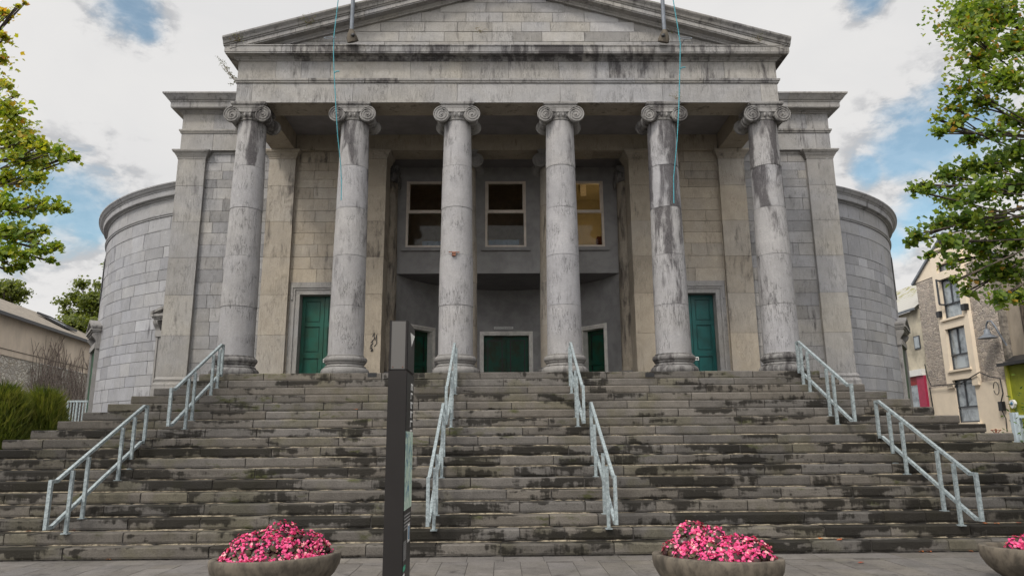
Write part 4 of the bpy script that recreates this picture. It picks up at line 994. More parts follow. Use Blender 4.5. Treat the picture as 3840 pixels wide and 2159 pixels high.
planter((2.10, 8.10), R_(-28), .70, .45, .40, 'oval concrete planter right of centre, full of pink flowers', 2, 'uneven mound of pink begonias in the planter right of centre', [(0, 0, .5, .24), (-.28, .05, .26, .38), (-.05, .1, .22, .34), (.25, 0, .3, .26), (.45, 0, .16, .24), (-.45, -.05, .16, .2)])
planter((6.04, 8.42), R_(-28), .74, .46, .40, 'nearly empty oval concrete planter cut by the right edge', 3, 'few pink begonias in the right edge planter', [(-.34, 0, .13, .15), (-.1, 0, .22, .24), (.3, 0, .25, .28)])

# ---- fallen leaves
fl = [(1955, 2079), (2087, 2079), (2245, 2076), (1336, 1536), (2270+810, 1440+581), (2560+590, 1440+586), (2560+652, 1440+588), (3455, 2070), (3487, 2071), (3642, 2068), (3696, 1964), (3738, 1965), (3822, 1963), (280, 1990), (3775, 1858), (3707, 1773), (105, 1995), (3230, 2112), (410, 2100)]
for i, (x, y) in enumerate(fl):
    d = ray(x, y); best_ = None
    for k in range(0, 18):
        s = (k*H-CAM.z)/d.z if abs(d.z) > 1e-6 else -1
        if s > 0:
            q = CAM+d*s; ylo = stepY(k) if k else 0; yhi = stepY(k+1)
            if ylo-.03 <= q.y <= yhi+.03: best_ = q
    if best_ is None:
        k = min(17, max(1, round((1.6+0)/H)+2)); best_ = Vector(at(x, y, stepY(12)+.05)); 
    mb = MB(); r = random.Random(i); k = 9; p = best_; p.y = min(p.y, 30); z0 = math.floor((p.z+.02)/H)*H if p.z > .05 else 0; p.z = round(p.z/H)*H+.01
    vs = [(p.x, p.y, p.z+.012)]+[(p.x+math.cos(j*6.283/k)*.055*(1 if j % 2 else .55)*r.uniform(.8, 1.2), p.y+math.sin(j*6.283/k)*.05*(1 if j % 2 else .55), p.z+r.uniform(0, .02)) for j in range(k)]
    mb.add(vs, [(0, j+1, (j+1) % k+1) for j in range(k)], (r.random(), 0, 0)); tag(mb.build('fallen_leaf', 'dead'), 'small orange-brown fallen leaf lying on the steps or paving', 'leaf', 'fallen leaves')

# ================================================================== PLANTS
def leafshape(lob=5):
    pts = [(0, -.35)]
    for i in range(lob):
        a = R_(-62+i*(304-180)/(lob-1)*1.0) if False else R_(-150+300*i/(lob-1))
        L = 1-.35*abs(i-(lob-1)/2)/((lob-1)/2); pts.append((math.sin(a)*L*.62, math.cos(a)*L*.62+.1))
        if i < lob-1: a2 = R_(-150+300*(i+.5)/(lob-1)); pts.append((math.sin(a2)*.36, math.cos(a2)*.36+.08))
    return pts
LS = leafshape()
def add_leaf(mb, p, n_, s, tone, r, shape=LS):
    n_ = n_.normalized(); u = n_.orthogonal().normalized(); u = Matrix.Rotation(r.uniform(0, 6.28), 3, n_) @ u; v = n_.cross(u)
    vs = [p+u*(x*s)+v*(y*s)+n_*(s*.22*(abs(x)*1.3-.15)*r.uniform(.3, 1.4)) for x, y in shape]; c = p+n_*(-.03*s)
    k = len(vs); mb.add([c]+vs, [(0, j+1, (j+1) % k+1) for j in range(k)], tone)
def tree(name, label, cat, base, trunk_h, blobs, per, size, mat, seed, trunk_r=.16, group=None, lean=(0, 0), tonef=None, vert=.35):
    r = random.Random(seed); e = empty(name, base, label, cat, group); base = Vector(base)
    tb = MB(); top = base+Vector((lean[0], lean[1], trunk_h)); tb.tube([base, base.lerp(top, .5)+Vector((.05, 0, 0)), top, top+Vector((0, 0, 1.2))], [trunk_r, trunk_r*.8, trunk_r*.6, trunk_r*.3], 10)
    fo = MB()
    for (c, rad) in blobs:
        c = Vector(c); st_ = base.lerp(top, r.uniform(.75, 1.0)) if (c-top).length > .3 else top
        mid = st_.lerp(c, .55)+Vector((r.gauss(0, .12), r.gauss(0, .12), r.uniform(.0, .35))); ln = (c-st_).length
        tb.tube([st_, mid, c], [trunk_r*.13, trunk_r*.07, trunk_r*.03], 6)
        for q in range(3): d = Vector((r.gauss(0, 1), r.gauss(0, 1), r.gauss(0, .6))).normalized()*rad*.8; tb.tube([c.lerp(mid, .3), c+d*.5, c+d], [trunk_r*.06, trunk_r*.04, trunk_r*.015], 4)
        n = int(per*(rad**2))
        for q in range(n):
            d = Vector((r.gauss(0, 1), r.gauss(0, 1), r.gauss(0, 1))).normalized()*min(1.5, abs(r.gauss(0, .72)))*rad; d.z *= .7
            p = c+d
            if mnoise.noise(p*(2.2/max(.3, rad))) < -.20: continue
            nn_ = Vector((r.gauss(0, .8), r.gauss(0, .8)-.45, vert*.6+r.random()))
            t = tonef(p, r) if tonef else min(1, max(0, r.gauss(.45, .22)))
            add_leaf(fo, p, nn_, size*r.uniform(.65, 1.2), (t, 0, 0), r)
    tb.build('trunk', 'bark', e); fo.build('crown', mat, e); return e
PXR = [(2500, 40, 85), (2440, 90, 45), (2560, 110, 60), (2460, 150, 55), (2530, 200, 60), (2425, 215, 40), (2390, 265, 28), (2470, 255, 42), (2370, 330, 24), (2350, 300, 14), (2410, 305, 26), (2555, 300, 45), (2500, 330, 30), (2440, 350, 22), (2560, 380, 50), (2500, 420, 45), (2440, 420, 35), (2385, 440, 34), (2330, 470, 26), (2300, 478, 15), (2470, 480, 50), (2400, 500, 35), (2550, 470, 50), (2430, 550, 45), (2360, 560, 32), (2310, 590, 22), (2290, 610, 13), (2500, 560, 55), (2560, 600, 50), (2470, 620, 45), (2390, 610, 32), (2400, 660, 26), (2340, 640, 16), (2480, 680, 40), (2540, 690, 45), (2440, 730, 22), (2520, 750, 28), (2560, 745, 28), (2400, 705, 13)]
rt = random.Random(77)
blR = []
for x, y, rr_ in PXR:
    Y = rt.uniform(8.2, 9.8); p = atD(x, y, Y); blR.append((p, rr_*Y*1.14/1791))
for i in range(24):
    blR.append((Vector((rt.uniform(7.6, 10.8), rt.uniform(6.6, 11.5), rt.uniform(3.4, 8.8))), rt.uniform(.4, .55)))
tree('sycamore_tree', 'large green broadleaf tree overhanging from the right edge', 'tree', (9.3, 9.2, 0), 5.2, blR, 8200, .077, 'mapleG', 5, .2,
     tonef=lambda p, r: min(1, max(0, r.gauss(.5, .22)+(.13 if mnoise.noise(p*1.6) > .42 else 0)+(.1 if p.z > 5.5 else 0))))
PXL = [(15, 35, 18), (45, 15, 9), (62, 5, 8), (12, 95, 18), (8, 150, 14), (10, 215, 22), (35, 240, 12), (18, 280, 40), (45, 320, 34), (20, 360, 45), (70, 355, 30), (60, 400, 38), (110, 370, 26), (100, 410, 28), (145, 385, 22), (175, 395, 18), (190, 400, 9), (30, 450, 42), (85, 450, 24), (15, 520, 40), (60, 530, 26), (100, 515, 24), (140, 520, 20), (165, 530, 12), (30, 590, 36), (75, 590, 24), (110, 580, 14), (20, 640, 32), (65, 640, 24), (105, 630, 20), (140, 620, 18), (125, 655, 12), (50, 670, 16), (25, 680, 10)]
blL = []
for x, y, rr_ in PXL:
    Y = rt.uniform(10.2, 12.0); p = atD(x, y, Y); blL.append((p, rr_*Y*1.22/1791))
for i in range(20): blL.append((Vector((rt.uniform(-13, -9.6), rt.uniform(9, 13.5), rt.uniform(4.3, 9.5))), rt.uniform(.4, .65)))
tree('maple_tree', 'yellow-green autumn maple reaching in from the left edge', 'tree', (-11.2, 11.2, 0), 5.5, blL, 6800, .085, 'mapleY', 6, .19,
     tonef=lambda p, r: min(1, max(0, r.gauss(.25+.09*(p.z-4.3), .2))))
def fartree(x0, y0, Y, R0, label, seed, n=14):
    r = random.Random(seed); c = atD(x0, y0, Y); bl = []
    for i in range(n): d = Vector((r.gauss(0, .5), r.gauss(0, .5), r.gauss(0, .45))); bl.append((c+d*R0, R0*r.uniform(.3, .45)))
    return tree('broadleaf_tree', label, 'tree', (c.x, c.y, 0), c.z-R0, bl, 1900, .17, 'far', seed, .3, 'trees behind the buildings')
fartree(238, 765, 45, 1.45, 'dark green tree peeping out behind the left curved wall', 8, 30)
fartree(236, 835, 44, 1.6, 'lower green tree between the slate roof and the curved wall', 18, 22)
fartree(12, 738, 48, 1.1, 'small yellow-green treetop above the slate roof at the left edge', 9, 26)
# feathery shrubs
def shrub(c, rx, h, label, seed):
    r = random.Random(seed); e = empty('evergreen_shrub', c, label, 'shrub', 'feathery shrubs by the left end of the steps'); c = Vector(c); mb = MB(); stem = MB()
    stem.tube([c, c+Vector((0, 0, h*.6))], [.06, .02], 6)
    for i in range(11000):
        a = r.uniform(0, 6.283); k = r.random()**.5; z = h*(.06+.90*r.random()); w = rx*math.sqrt(max(.02, 1-((z/h-.42)/.62)**2))
        w *= 1+.22*mnoise.noise(Vector((math.cos(a)*2, math.sin(a)*2, z*1.3+seed)))
        p = c+Vector((math.cos(a)*w*k, math.sin(a)*w*k, z*(1-.25*k*k*.3)))
        d = Vector((math.cos(a)*.45+r.gauss(0, .3), math.sin(a)*.45+r.gauss(0, .3), 1+r.gauss(0, .2))).normalized(); l = r.uniform(.12, .26)*(1.6 if z > h*.7 and r.random() < .4 else 1); s = d.orthogonal().normalized()*.012
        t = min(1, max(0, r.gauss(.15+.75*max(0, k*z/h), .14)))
        s2 = d.cross(s)
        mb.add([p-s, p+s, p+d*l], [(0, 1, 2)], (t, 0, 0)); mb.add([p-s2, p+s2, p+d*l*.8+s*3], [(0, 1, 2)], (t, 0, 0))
    stem.build('stem', 'bark', e); mb.build('foliage', 'shrub', e)
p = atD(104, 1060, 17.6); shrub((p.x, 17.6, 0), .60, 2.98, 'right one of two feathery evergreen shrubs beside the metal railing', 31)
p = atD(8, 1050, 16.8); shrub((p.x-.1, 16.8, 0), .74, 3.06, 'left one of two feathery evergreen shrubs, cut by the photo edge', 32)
# weeds growing on the masonry
def weed(p, s, n, label, seed, drop=False, tone=(.2, .9)):
    r = random.Random(seed); mb = MB(); tw = MB(); p = Vector(p); e = empty('wall_weed', p, label, 'weed', 'weeds rooted in the masonry')
    for i in range(n):
        d = Vector((r.gauss(0, .6), -abs(r.gauss(0, .4)), r.gauss(.5, .4) if not drop else r.gauss(.35, .5))).normalized()
        if drop: d.x = -abs(d.x)
        q = p+d*s*r.random(); add_leaf(mb, q, Vector((r.gauss(0, 1), -1, r.gauss(0, 1))), s*.10*r.uniform(.6, 1.3), (r.uniform(*tone), 0, 0), r)
        if i % 5 == 0: tw.tube([p, p.lerp(q, .5)+Vector((0, 0, s*.06)), q], [.006, .004, .002], 4)
    tw.build('stem', 'twig', e); mb.build('foliage', 'weed', e)
r = random.Random(41); e = empty('wall_weed', atD(592, 205, 17.3), 'leafy buddleia sprouting sideways under the left cornice corner', 'weed', 'weeds rooted in the masonry'); tw = MB(); lf = MB(); b0 = atD(594, 203, 17.3)
for (tx, ty) in ((547, 140), (556, 150), (552, 160), (562, 165), (568, 160), (575, 182), (578, 212), (588, 190)):
    tp = atD(tx, ty, 17.3+r.uniform(-.2, .3)); md = b0.lerp(tp, .5)+Vector((0, 0, -.05)); pts = [b0, md, tp]; tw.tube(pts, [.008, .006, .003], 4)
    for q in range(16):
        t = r.uniform(.25, 1.0); p = (b0.lerp(md, t*2) if t < .5 else md.lerp(tp, t*2-1))+Vector((r.gauss(0, .03), r.gauss(0, .03), r.gauss(0, .03)))
        add_leaf(lf, p, Vector((r.gauss(0, 1), -1, r.gauss(0, 1))), r.uniform(.035, .06), (r.uniform(0, .4), 0, 0), r, [(0, -.6), (.22, 0), (0, .7), (-.22, 0)])
tw.build('stem', 'twig', e); lf.build('foliage', 'weed', e)
weed(atD(776, 60, 16.45), .28, 60, 'green weed rooted on the left sloping cornice', 42)
weed(atD(600, 104, 16.45), .26, 80, 'mossy green tuft in the left corner of the pediment', 43)
weed(atD(1910, 104, 16.45), .22, 50, 'mossy yellow tuft in the right corner of the pediment', 44)
weed(atD(1208, 82, 16.75), .20, 60, 'reddish-brown weed growing in the middle of the pediment', 45, tone=(.6, 1))
weed(atD(1690, 85, 16.75), .16, 30, 'tiny green weed beside the right flagpole foot', 46)
weed(atD(2105, 1316, 10.9) if False else (.27, 11.13, .345), .07, 24, 'tiny bright green weed in a joint of the second step', 47)
weed((4.28, 16.70, 10.14), .22, 50, 'green tuft on top of the dark capital under the right rope', 48)

# ================================================================== LEFT SIDE: house, creeper, railing
HX0 = -17.0
def hl(Y, w=0, z=0): return Vector((HX0-.148*Y-.989*w, Y-.146*w, z))       # along the facade, w = depth behind it
HS = empty('long_house', hl(32), 'long rendered house with rubble stone base and slate roof behind the shrubs', 'house')
mt, nt_, b_ = newmat('rubble_stone'); g_ = N(nt_, 'ShaderNodeNewGeometry'); PP = g_.outputs['Position']
def rubble(mt, nt_, b_, PP, c1, c2, mort, sc=3.2):
    dn = N(nt_, 'ShaderNodeTexNoise'); dn.inputs['Scale'].default_value = 4; Lk(nt_, PP, dn.inputs['Vector'])
    ad = N(nt_, 'ShaderNodeVectorMath', operation='ADD'); sc_ = N(nt_, 'ShaderNodeVectorMath', operation='SCALE'); Lk(nt_, dn.outputs['Color'], sc_.inputs[0]); sc_.inputs['Scale'].default_value = .22
    Lk(nt_, MAPV(nt_, PP, scale=(1, 1, 1.7)), ad.inputs[0]); Lk(nt_, sc_.outputs[0], ad.inputs[1])
    v1 = N(nt_, 'ShaderNodeTexVoronoi', feature='DISTANCE_TO_EDGE'); v1.inputs['Scale'].default_value = sc; Lk(nt_, ad.outputs[0], v1.inputs['Vector'])
    v2 = N(nt_, 'ShaderNodeTexVoronoi'); v2.inputs['Scale'].default_value = sc; Lk(nt_, ad.outputs[0], v2.inputs['Vector'])
    sp = N(nt_, 'ShaderNodeSeparateColor'); Lk(nt_, v2.outputs['Color'], sp.inputs[0])
    c = MIX(nt_, sp.outputs[0], c1, c2); c = MIX(nt_, MATH(nt_, 'MULTIPLY', MR(nt_, sp.outputs[1], .55, 1.), .5), c, tuple(v*1.7 for v in c1))
    n = NOISE(nt_, PP, 12, 5, .7); c = MIX(nt_, MR(nt_, n, .3, .7, .0, .5), c, tuple(v*.45 for v in c2))
    c = MIX(nt_, MR(nt_, v1.outputs['Distance'], .10, .03), c, mort); Lk(nt_, c, b_.inputs['Base Color']); b_.inputs['Roughness'].default_value = .9
    bump(nt_, b_, MR(nt_, v1.outputs['Distance'], 0, .12), .8, .05)
rubble(mt, nt_, b_, PP, (.72, .68, .60), (.50, .46, .41), (.46, .40, .32), 3.6)
mt, nt_, b_ = newmat('brown_rubble_stone'); g_ = N(nt_, 'ShaderNodeNewGeometry'); rubble(mt, nt_, b_, g_.outputs['Position'], (.46, .39, .33), (.32, .285, .26), (.52, .46, .39), 4.2)
plain('buff_render', (.72, .61, .49), .9, var=.12, scale=.9, bmp=.1, stretch=(1, 1, .5)); plain('cream_render', (.80, .69, .55), .9, var=.04, scale=2); plain('dirty_render', (.52, .47, .37), .9, var=.25, scale=1.2)
Y0, Y1 = 21., 48.
def wallstrip(za, zb, out, mat, name, par=HS):
    mb = MB(); a, b = hl(Y0, -out), hl(Y1, -out); mb.quad((a.x, a.y, za), (b.x, b.y, za), (b.x, b.y, zb), (a.x, a.y, zb)); return mb.build(name, mat, par)
wallstrip(0, 5.43, 0, 'rubble_stone', 'stone_wall'); wallstrip(5.43, 5.69, .04, 'buff_render', 'render_band'); wallstrip(5.70, 7.1, .03, 'buff_render', 'upper_wall')
mb = MB(); a, b = hl(Y0, -.05), hl(Y1, -.05); mb.bar((a.x, a.y, 5.695), (b.x, b.y, 5.695), .03, .018); mb.build('string_line', 'old_mortar', HS)
mt, nt_, b_ = newmat('slate_courses'); g_ = N(nt_, 'ShaderNodeNewGeometry'); sx = N(nt_, 'ShaderNodeSeparateXYZ'); Lk(nt_, g_.outputs['Position'], sx.inputs[0])
row = MATH(nt_, 'FRACT', MATH(nt_, 'MULTIPLY', sx.outputs[2], 7.0)); n = NOISE(nt_, MAPV(nt_, g_.outputs['Position'], scale=(1, .6, 3)), 4, 6, .75)
c = MIX(nt_, MR(nt_, n, .35, .65), (.33, .285, .225), (.19, .165, .14)); c = MIX(nt_, MR(nt_, row, .0, .22, .75, 0), c, (.08, .07, .06)); Lk(nt_, c, b_.inputs['Base Color']); b_.inputs['Roughness'].default_value = .8; bump(nt_, b_, row, .6, .02)
mb = MB(); a, b, c_, d_ = hl(Y0, -.25, 7.12), hl(Y1, -.25, 7.12), hl(Y1, 3.2, 8.9), hl(Y0, 3.2, 8.9); mb.add([a, b, c_, d_, hl(Y0, 6.5, 7.1), hl(Y1, 6.5, 7.1)], [(0, 1, 2, 3), (3, 2, 5, 4)]); rf = mb.build('roof', 'slate_courses', HS)
mb = MB(); a, b = hl(Y0, -.30, 7.08), hl(Y1, -.30, 7.08); mb.tube([a, b], .085, 8); mb.bar(a+Vector((.1, 0, -.03)), b+Vector((.1, 0, -.03)), .03, .14); mb.build('gutter', 'black_metal', HS)
mb = MB(); a, b = hl(Y0, 6.4), hl(Y1, 6.4); mb.quad((a.x, a.y, 0), (b.x, b.y, 0), (b.x, b.y, 7.1), (a.x, a.y, 7.1)); a, b = hl(Y0, 0), hl(Y0, 6.4); mb.add([(a.x, a.y, 0), (b.x, b.y, 0), (b.x, b.y, 7.1), tuple(hl(Y0, 3.2, 8.85)), (a.x, a.y, 7.1)], [(0, 1, 2, 3, 4)]); mb.build('gable_wall', 'buff_render', HS)
def rfp(Y, w): return hl(Y, w, 7.12+(w+.25)/3.45*1.78)
mb = MB(); q = [rfp(37.9, .9), rfp(39.4, .9), rfp(39.4, 2.3), rfp(37.9, 2.3)]; up_ = Vector((.05, 0, .10))
for i in range(4): mb.bar(q[i]+up_, q[(i+1) % 4]+up_, .06, .10)
sk = mb.build('skylight', 'black_metal', rf); plain('skylight_glass', (.62, .66, .70), .25, spec=.8)
mb = MB(); mb.quad(*[v+up_*.9 for v in q]); mb.build('pane', 'skylight_glass', sk)
# leafless creeper
mb = MB(); r = random.Random(12)
for i in range(85):
    Y = r.uniform(33.5, 40); p = hl(Y, -.08, 0); pts = [p]; z = 0; dY = 0; top = r.uniform(4.2, 6.6)
    while z < top: z += r.uniform(.35, .7); dY += r.gauss(0, .22); pts.append(hl(Y+dY, -.10-r.random()*.06, z))
    k = len(pts); mb.tube(pts, [.035*(1-.75*j/k) for j in range(k)], 4)
    for j in range(2, k-1):
        if r.random() < .75: d = r.choice([-1, 1])*r.uniform(.3, .9); mb.tube([pts[j], Vector((pts[j].x-.148*d*.5, pts[j].y+d*.5, pts[j].z+.35)), Vector((pts[j].x-.148*d, pts[j].y+d, pts[j].z+r.uniform(.4, .9)))], [.016, .012, .005], 4)
tag(mb.build('bare_creeper', 'bare_creeper_stem'), 'leafless creeper climbing the house wall beside the curved wing', 'climber')
# grey railing between shrub and curved wall
fa, fb = atD(171, 1009, 21.0), atD(222, 1009, 21.0); zf = fa.z
F = empty('metal_railing', ((fa.x+fb.x)/2, 21, 0), 'short grey metal railing between the shrub and the left curved wall', 'railing')
mb = MB(); mb.bar((fa.x, 21, zf), (fb.x, 21, zf), .05); mb.build('top_rail', 'steel', F)
mb = MB(); mb.bar((fa.x, 21, .3), (fb.x, 21, .3), .04); mb.build('bottom_rail', 'steel', F)
for i in range(7):
    x = fa.x+(fb.x-fa.x)*(i+.15)/6.6; mb = MB(); mb.bar((x, 21, 0), (x, 21, zf-.02), .05 if i in (0, 3) else .028); mb.build('baluster', 'steel', F)

# ================================================================== RIGHT SIDE: street of small buildings (facades face -X)
def RB(mb, y0, y1, z0, z1, x0, x1, tone=(.5, .4, 0)): mb.box(x0, x1, y0, y1, z0, z1, tone)
XR = 20.0
G = empty('stone_gable_building', (XR, 31, 0), 'rubble stone building with a cream window bay and cream ground floor', 'building')
for (ya, yb) in ((28.4, 29.9), (31.98, 33.6)):
    mb = MB(); RB(mb, ya, yb, 3.95, 9.03, XR, XR+.08); mb.build('stone_wall', 'brown_rubble_stone', G)
mb = MB(); mb.add([(XR-.02, 33.75, 9.05), (XR-.02, 31.62, 9.05), (XR-.02, 31.62, 10.33)], [(0, 1, 2)]); mb.add([(XR-.02, 30.25, 9.05), (XR-.02, 28.0, 9.05), (XR-.02, 30.25, 10.38)], [(0, 1, 2)]); mb.build('gable', 'cream_render', G)
mb = MB(); wy = [(30.25, 31.62)]; wzs = [(2.33, 4.18), (4.62, 6.46), (6.92, 8.73), (9.08, 9.42)]
XB = XR-.16
RB(mb, 29.87, 30.25, 3.85, 10.2, XB, XR+.05); RB(mb, 31.62, 32.0, 3.85, 10.2, XB, XR+.05)
zz = [3.85]+[v for w in wzs[1:] for v in w]+[10.2]
for i in range(0, len(zz), 2): RB(mb, 30.25, 31.62, zz[i] if i else 4.18, zz[i+1], XB+.002, XR+.05)
mb.build('window_bay', 'cream_render', G)
mb = MB(); RB(mb, 28.42, 30.25, 0, 3.95, XR-.06, XR); RB(mb, 31.62, 33.45, 0, 3.95, XR-.06, XR); RB(mb, 30.25, 31.62, 0, 2.33, XR-.06, XR); RB(mb, 28.42, 29.6, 0, 2.0, XR-.09, XR-.05); mb.build('ground_floor_wall', 'cream_render', G)
plain('window_reflection', (.30, .34, .37), .08, spec=.9, var=.5, scale=1.4, c2=(.10, .12, .14)); plain('dark_frame', (.05, .055, .065), .4)
for i, (z0, z1) in enumerate(wzs):
    mb = MB(); X_ = XR+.02
    for y in (30.28, 31.59): mb.bar((X_, y, z0), (X_, y, z1), .06)
    for z in (z0+.03, z1-.03): mb.bar((X_, 30.25, z), (X_, 31.62, z), .06)
    if i < 3: zm = z0+(z1-z0)*.36; mb.bar((X_-.01, 30.25, zm), (X_-.01, 31.62, zm), .06); mb.bar((X_-.01, 31.0, zm), (X_-.01, 31.0, z1), .06)
    if i == 2:
        mb.bar((X_, 31.5, zm), (X_-.42, 31.35, zm), .06); mb.bar((X_, 31.5, z1-.05), (X_-.42, 31.35, z1-.05), .06); mb.bar((X_-.42, 31.35, zm), (X_-.42, 31.35, z1), .06)
    w_ = mb.build('window', 'dark_frame', G)
    mb = MB(); RB(mb, 30.25, 31.62, z0, z1, XR+.03, XR+.035); mb.build('pane', 'window_reflection', w_)
    if i < 3: mb = MB(); RB(mb, 30.12, 31.75, z0-.09, z0-.005, XR-.24, XR+.02); mb.build('sill', 'cream_render', w_)
mb = MB(); RB(mb, 28.2, 33.6, 0, 8.9, XR+.10, XR+7); mb.add([(XR+.05, 33.8, 9.0), (XR+.05, 30.9, 10.85), (XR+7, 30.9, 10.85), (XR+7, 33.8, 9.0)], [(0, 1, 2, 3)]); mb.add([(XR+.05, 28.0, 9.0), (XR+.05, 30.9, 10.85), (XR+7, 30.9, 10.85), (XR+7, 28., 9.0)], [(3, 2, 1, 0)]); mb.build('roof', 'slate', G)
mb = MB(); mb.bar((XR-.05, 33.8, 9.02), (XR-.05, 30.9, 10.82), .14, .10); mb.bar((XR-.05, 27.95, 9.02), (XR-.05, 30.9, 10.82), .14, .10); mb.build('roof_edge', 'lead_grey', G)
for i, y in enumerate((31.97, 30.18)):
    mb = MB(); X_ = XR-.2; y -= .22; mb.prismx(X_-.1, X_+.1, [(y-.11, 7.05), (y+.11, 7.05), (y+.13, 7.32), (y-.13, 7.32)]); tag(mb.build('wall_spotlight', 'black_metal'), 'small black wall light '+('left' if i == 0 else 'right')+' of the cream bay upper window', 'light', 'small black wall lights')
# lower slate-roofed house beyond
LH = empty('slate_roofed_house', (XR, 36, 0), 'low buff-rendered house with mossy slate roof next to the curved wing', 'house')
mb = MB(); RB(mb, 33.62, 41, 4.9, 7.8, XR, XR+5); RB(mb, 33.62, 33.75, 0, 4.9, XR, XR+5); mb.build('wall', 'dirty_render', LH)
mb = MB(); mb.add([(XR-.25, 33.6, 7.85), (XR-.25, 41, 7.85), (XR+2.6, 41, 10.0), (XR+2.6, 33.6, 10.0), (XR+5.4, 41, 7.85), (XR+5.4, 33.6, 7.85)], [(0, 3, 2, 1), (3, 5, 4, 2)])
mt, nt_, b_ = newmat('mossy_slate'); g_ = N(nt_, 'ShaderNodeNewGeometry'); sx = N(nt_, 'ShaderNodeSeparateXYZ'); Lk(nt_, g_.outputs['Position'], sx.inputs[0])
row = MATH(nt_, 'FRACT', MATH(nt_, 'MULTIPLY', sx.outputs[2], 6.0)); n = NOISE(nt_, g_.outputs['Position'], 3, 6, .75)
c = MIX(nt_, MR(nt_, row, .0, .2, .8, 0), (.40, .39, .36), (.15, .14, .12)); c = MIX(nt_, MATH(nt_, 'MULTIPLY', MR(nt_, n, .48, .58), MR(nt_, sx.outputs[2], 8.6, 9.4)), c, (.20, .19, .05)); Lk(nt_, c, b_.inputs['Base Color']); bump(nt_, b_, row, .5, .02); b_.inputs['Roughness'].default_value = .75
mb.build('roof', 'mossy_slate', LH)
mb = MB(); mb.bar((XR-.27, 33.6, 7.80), (XR-.27, 41, 7.80), .1); mb.build('gutter', 'lead_grey', LH)
mb = MB(); RB(mb, 33.86, 34.36, 5.9, 6.55, XR-.03, XR+.02); w_ = mb.build('window', 'dark_frame', LH); mb = MB(); RB(mb, 33.92, 34.30, 5.96, 6.49, XR-.04, XR-.031); mb.build('pane', 'window_reflection', w_)
plain('crimson_paint', (.40, .03, .08), .5, var=.1); plain('red_shutter', (.42, .05, .05), .5, var=.15)
mb = MB(); RB(mb, 33.76, 41, 4.62, 4.92, XR-.2, XR); mb.build('shop_fascia', 'white_plastic', LH)
mb = MB(); RB(mb, 33.76, 34.36, 0, 4.615, XR-.12, XR); mb.build('shop_pilaster', 'crimson_paint', LH)
mb = MB(); RB(mb, 34.361, 36, 4.2, 4.61, XR-.06, XR); 
for i in range(6): mb.bar((XR-.07, 34.37, 4.24+i*.065), (XR-.07, 36, 4.24+i*.065), .03)
mb.build('roller_shutter', 'red_shutter', LH)
mb = MB(); RB(mb, 34.361, 36, 0, 4.19, XR-.03, XR); mb.build('shop_door', 'room_wall' if False else 'window_reflection', LH)
# green and tan building nearer
GB = empty('green_shopfront_building', (XR, 26, 0), 'lime green ground floor with a tan rendered wall above, at the right edge', 'building')
plain('lime_green_paint', (.26, .29, .025), .7, var=.12, scale=2); plain('lime_trim', (.42, .42, .05), .6, var=.08); plain('tan_render', (.34, .29, .23), .9, var=.2, scale=1.2, stretch=(1, 1, .4))
mb = MB(); RB(mb, 20, 28.18, 0, 4.45, XR-.05, XR+.1); mb.build('shopfront_wall', 'lime_green_paint', GB)
mb = MB(); RB(mb, 28.1, 28.24, 0, 4.5, XR-.12, XR+.05); RB(mb, 20, 28.1, 2.45, 2.56, XR-.10, XR); mb.build('trim', 'lime_trim', GB)
mb = MB(); RB(mb, 20, 28.2, 4.47, 8.6, XR+.3, XR+.5); RB(mb, 20, 28.2, 0, 8.6, XR+.5, XR+6); mb.build('upper_wall', 'tan_render', GB)
mb = MB(); mb.add([(XR-.3, 20, 4.48), (XR-.3, 28.26, 4.48), (XR+.3, 28.26, 4.86), (XR+.3, 20, 4.86)], [(0, 3, 2, 1)]); mb.bar((XR-.32, 20, 4.5), (XR-.32, 28.3, 4.5), .1, .12); mb.build('lean_to_roof', 'black_metal', GB)
mb = MB(); mb.tube([(XR+.2, 27.2, 8.3), (XR+.2, 27.18, 4.9)], .07, 8); mb.build('downpipe', 'bark', GB)
mb = MB(); mb.add([(XR+.2, 20, 8.5), (XR+.2, 28.3, 8.5), (XR+3, 28.3, 10.4), (XR+3, 20, 10.4)], [(0, 3, 2, 1)]); mb.build('roof', 'slate', GB)
mb = MB(); c = Vector((XR-.12, 27.97, 2.95)); vs = [c+Vector((0, .14*math.cos(t)*(1.1 if math.sin(t) > 0 else .8), .17*math.sin(t))) for t in [2*math.pi*j/16 for j in range(16)]]
mb.add(vs+[v+Vector((-.10, 0, 0)) for v in vs], [tuple(range(16, 32))[::-1]]+[(j, (j+1) % 16, 16+(j+1) % 16, 16+j) for j in range(16)]); ab = tag(mb.build('alarm_box', 'white_plastic'), 'white alarm box with a blue centre on the lime green wall', 'alarm box')
mb = MB(); mb.lathe((XR-.235, 27.97, 2.97), [(0, -.01), (.06, -.005), (.07, .01)], 12, axis='x'); mb.build('blue_centre', 'print_blue', ab)
mb = MB(); mb.box(XR-.25, XR-.1, 28.5, 28.72, 2.72, 3.08); tag(mb.build('junction_box', 'black_metal'), 'black junction box with hanging cable on the cream wall', 'box')
mb = MB(); r = random.Random(4)
mb.tube([(XR-.2, 33.4, 5.1), (XR-.2, 33.3, 4.4), (XR-.2, 33.1, 4.05), (XR-.2, 32, 4.02), (XR-.2, 30.9, 4.0), (XR-.22, 29.6, 4.35), (XR-.2, 29.0, 4.1), (XR-.2, 28.45, 4.0), (XR-.2, 28.4, 3.4), (XR-.2, 28.6, 3.05)], .025, 5)
mb.tube([(XR-.2, 28.62, 2.75), (XR-.2, 28.45, 2.4), (XR-.2, 28.5, 1.9)], .02, 5); mb.tube([(XR-.14, 33.35, 4.0), (XR-.14, 33.3, 3.0), (XR-.14, 33.4, 2.5)], .03, 5)
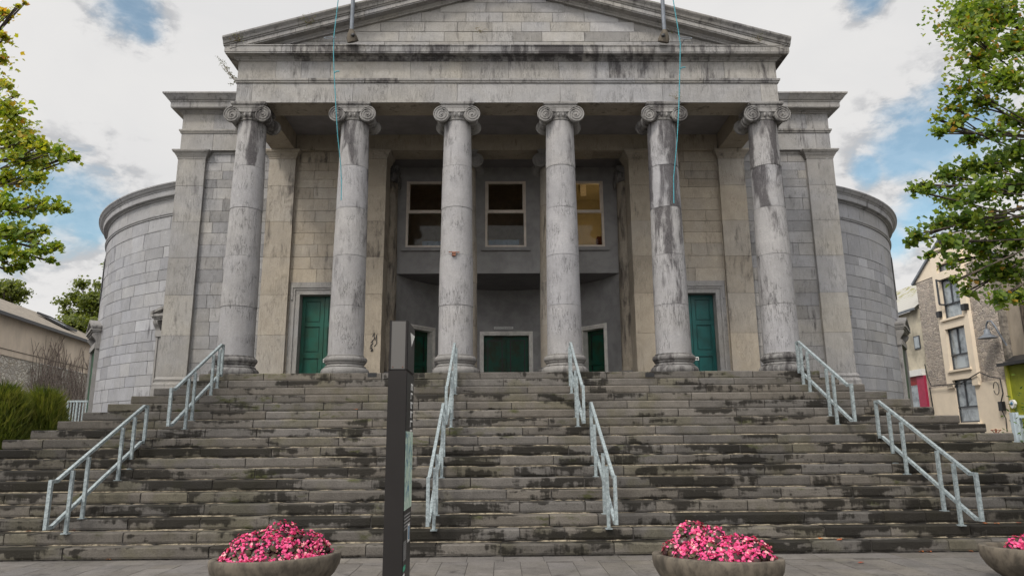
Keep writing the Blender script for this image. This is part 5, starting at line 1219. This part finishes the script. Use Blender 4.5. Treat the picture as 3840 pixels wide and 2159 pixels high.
mb.tube([Vector((XR-.2, 28.75+.16*math.cos(t*.5), 3.62+.26*math.sin(t*.5))) for t in range(13)], .016, 5)
tag(mb.build('wall_cable', 'black_metal'), 'loose black cable looping across the stone and cream wall', 'cable')
# swan-neck street lamp on a wall
L = empty('wall_lamp', (XR-.1, 27.9, 5.3), 'grey swan-neck lamp with a wide bell shade on the stone wall corner', 'lamp')
mb = MB(); pts = [(XR-.1, 27.92, 5.25), (XR-.3, 27.94, 5.7), (XR-.4, 28.0, 6.05), (XR-.42, 28.15, 6.27), (XR-.42, 28.35, 6.3), (XR-.42, 28.47, 6.15), (XR-.42, 28.48, 6.0)]; mb.tube(pts, .035, 8); mb.build('arm', 'lead_grey', L)
mb = MB(); mb.lathe((XR-.42, 28.48, 5.62), [(.36, 0), (.34, .03), (.2, .12), (.12, .18), (.11, .34), (.06, .38), (0, .4)], 20); mb.lathe((XR-.42, 28.48, 5.62), [(.35, .005), (.1, .03), (0, .05)], 16); mb.build('shade', 'lead_grey', L)
# ornamental iron finial, white bench end and shrub at the lower right
q = at(3736, 1620, 21); mb = MB(); mb.tube([(q.x, 21, 0), (q.x, 21, q.z+.1)], .03, 6)
for s_ in (-1, 1):
    mb.tube([(q.x, 21, q.z-.12), (q.x+s_*.08, 21, q.z+.02), (q.x+s_*.15, 21, q.z+.07)], .014, 5); mb.tube([(q.x, 21, q.z+.07), (q.x+s_*.15, 21, q.z+.07)], .012, 5)
tag(mb.build('iron_finial', 'rusty_iron'), 'dark iron post with a fan-shaped top in front of the cream wall', 'post')
q = at(3800, 1590, 15.5); mb = MB(); z = q.z+.25
for i in range(5): mb.box(q.x-.02+i*.05, q.x+.03+i*.05+.0, 15.45+i*.02, 15.55+i*.02, z-.75, z-i*.02)
mb.box(q.x+.05, q.x+1.3, 15.4, 15.5, z-.12, z-.06); mb.box(q.x, q.x+.05, 15.4, 15.45, 0, z-.7); mb.box(q.x+1.2, q.x+1.25, 15.4, 15.45, 0, z-.1); mb.box(q.x, q.x+.06, 15.38, 15.5, z-.75, z)
plain('pale_blue_paint', (.52, .60, .64), .5, var=.1)
tag(mb.build('slatted_bench', 'pale_blue_paint'), 'pale blue-grey slatted bench end past the right end of the steps', 'bench')
sh_ = empty('laurel_shrub', (q.x+.55, 15.2, 0), 'dark glossy green shrub at the lower right edge', 'shrub'); mb = MB(); r = random.Random(8)
for i in range(900):
    d = Vector((r.gauss(0, .26), r.gauss(0, .26), r.gauss(0, .4))); add_leaf(mb, Vector((q.x+.5, 15.2, q.z-.25))+d, Vector((r.gauss(0, 1), -1, r.gauss(.5, 1))), .09, (r.uniform(0, .5), 0, 0), r, [(0, -.5), (.22, 0), (0, .6), (-.22, 0)])
mb.build('foliage', 'mapleG', sh_); mb = MB(); mb.tube([(q.x+.5, 15.2, 0), (q.x+.5, 15.2, q.z-.2)], .03, 6); mb.build('stem', 'bark', sh_)

bpy.context.view_layer.update()
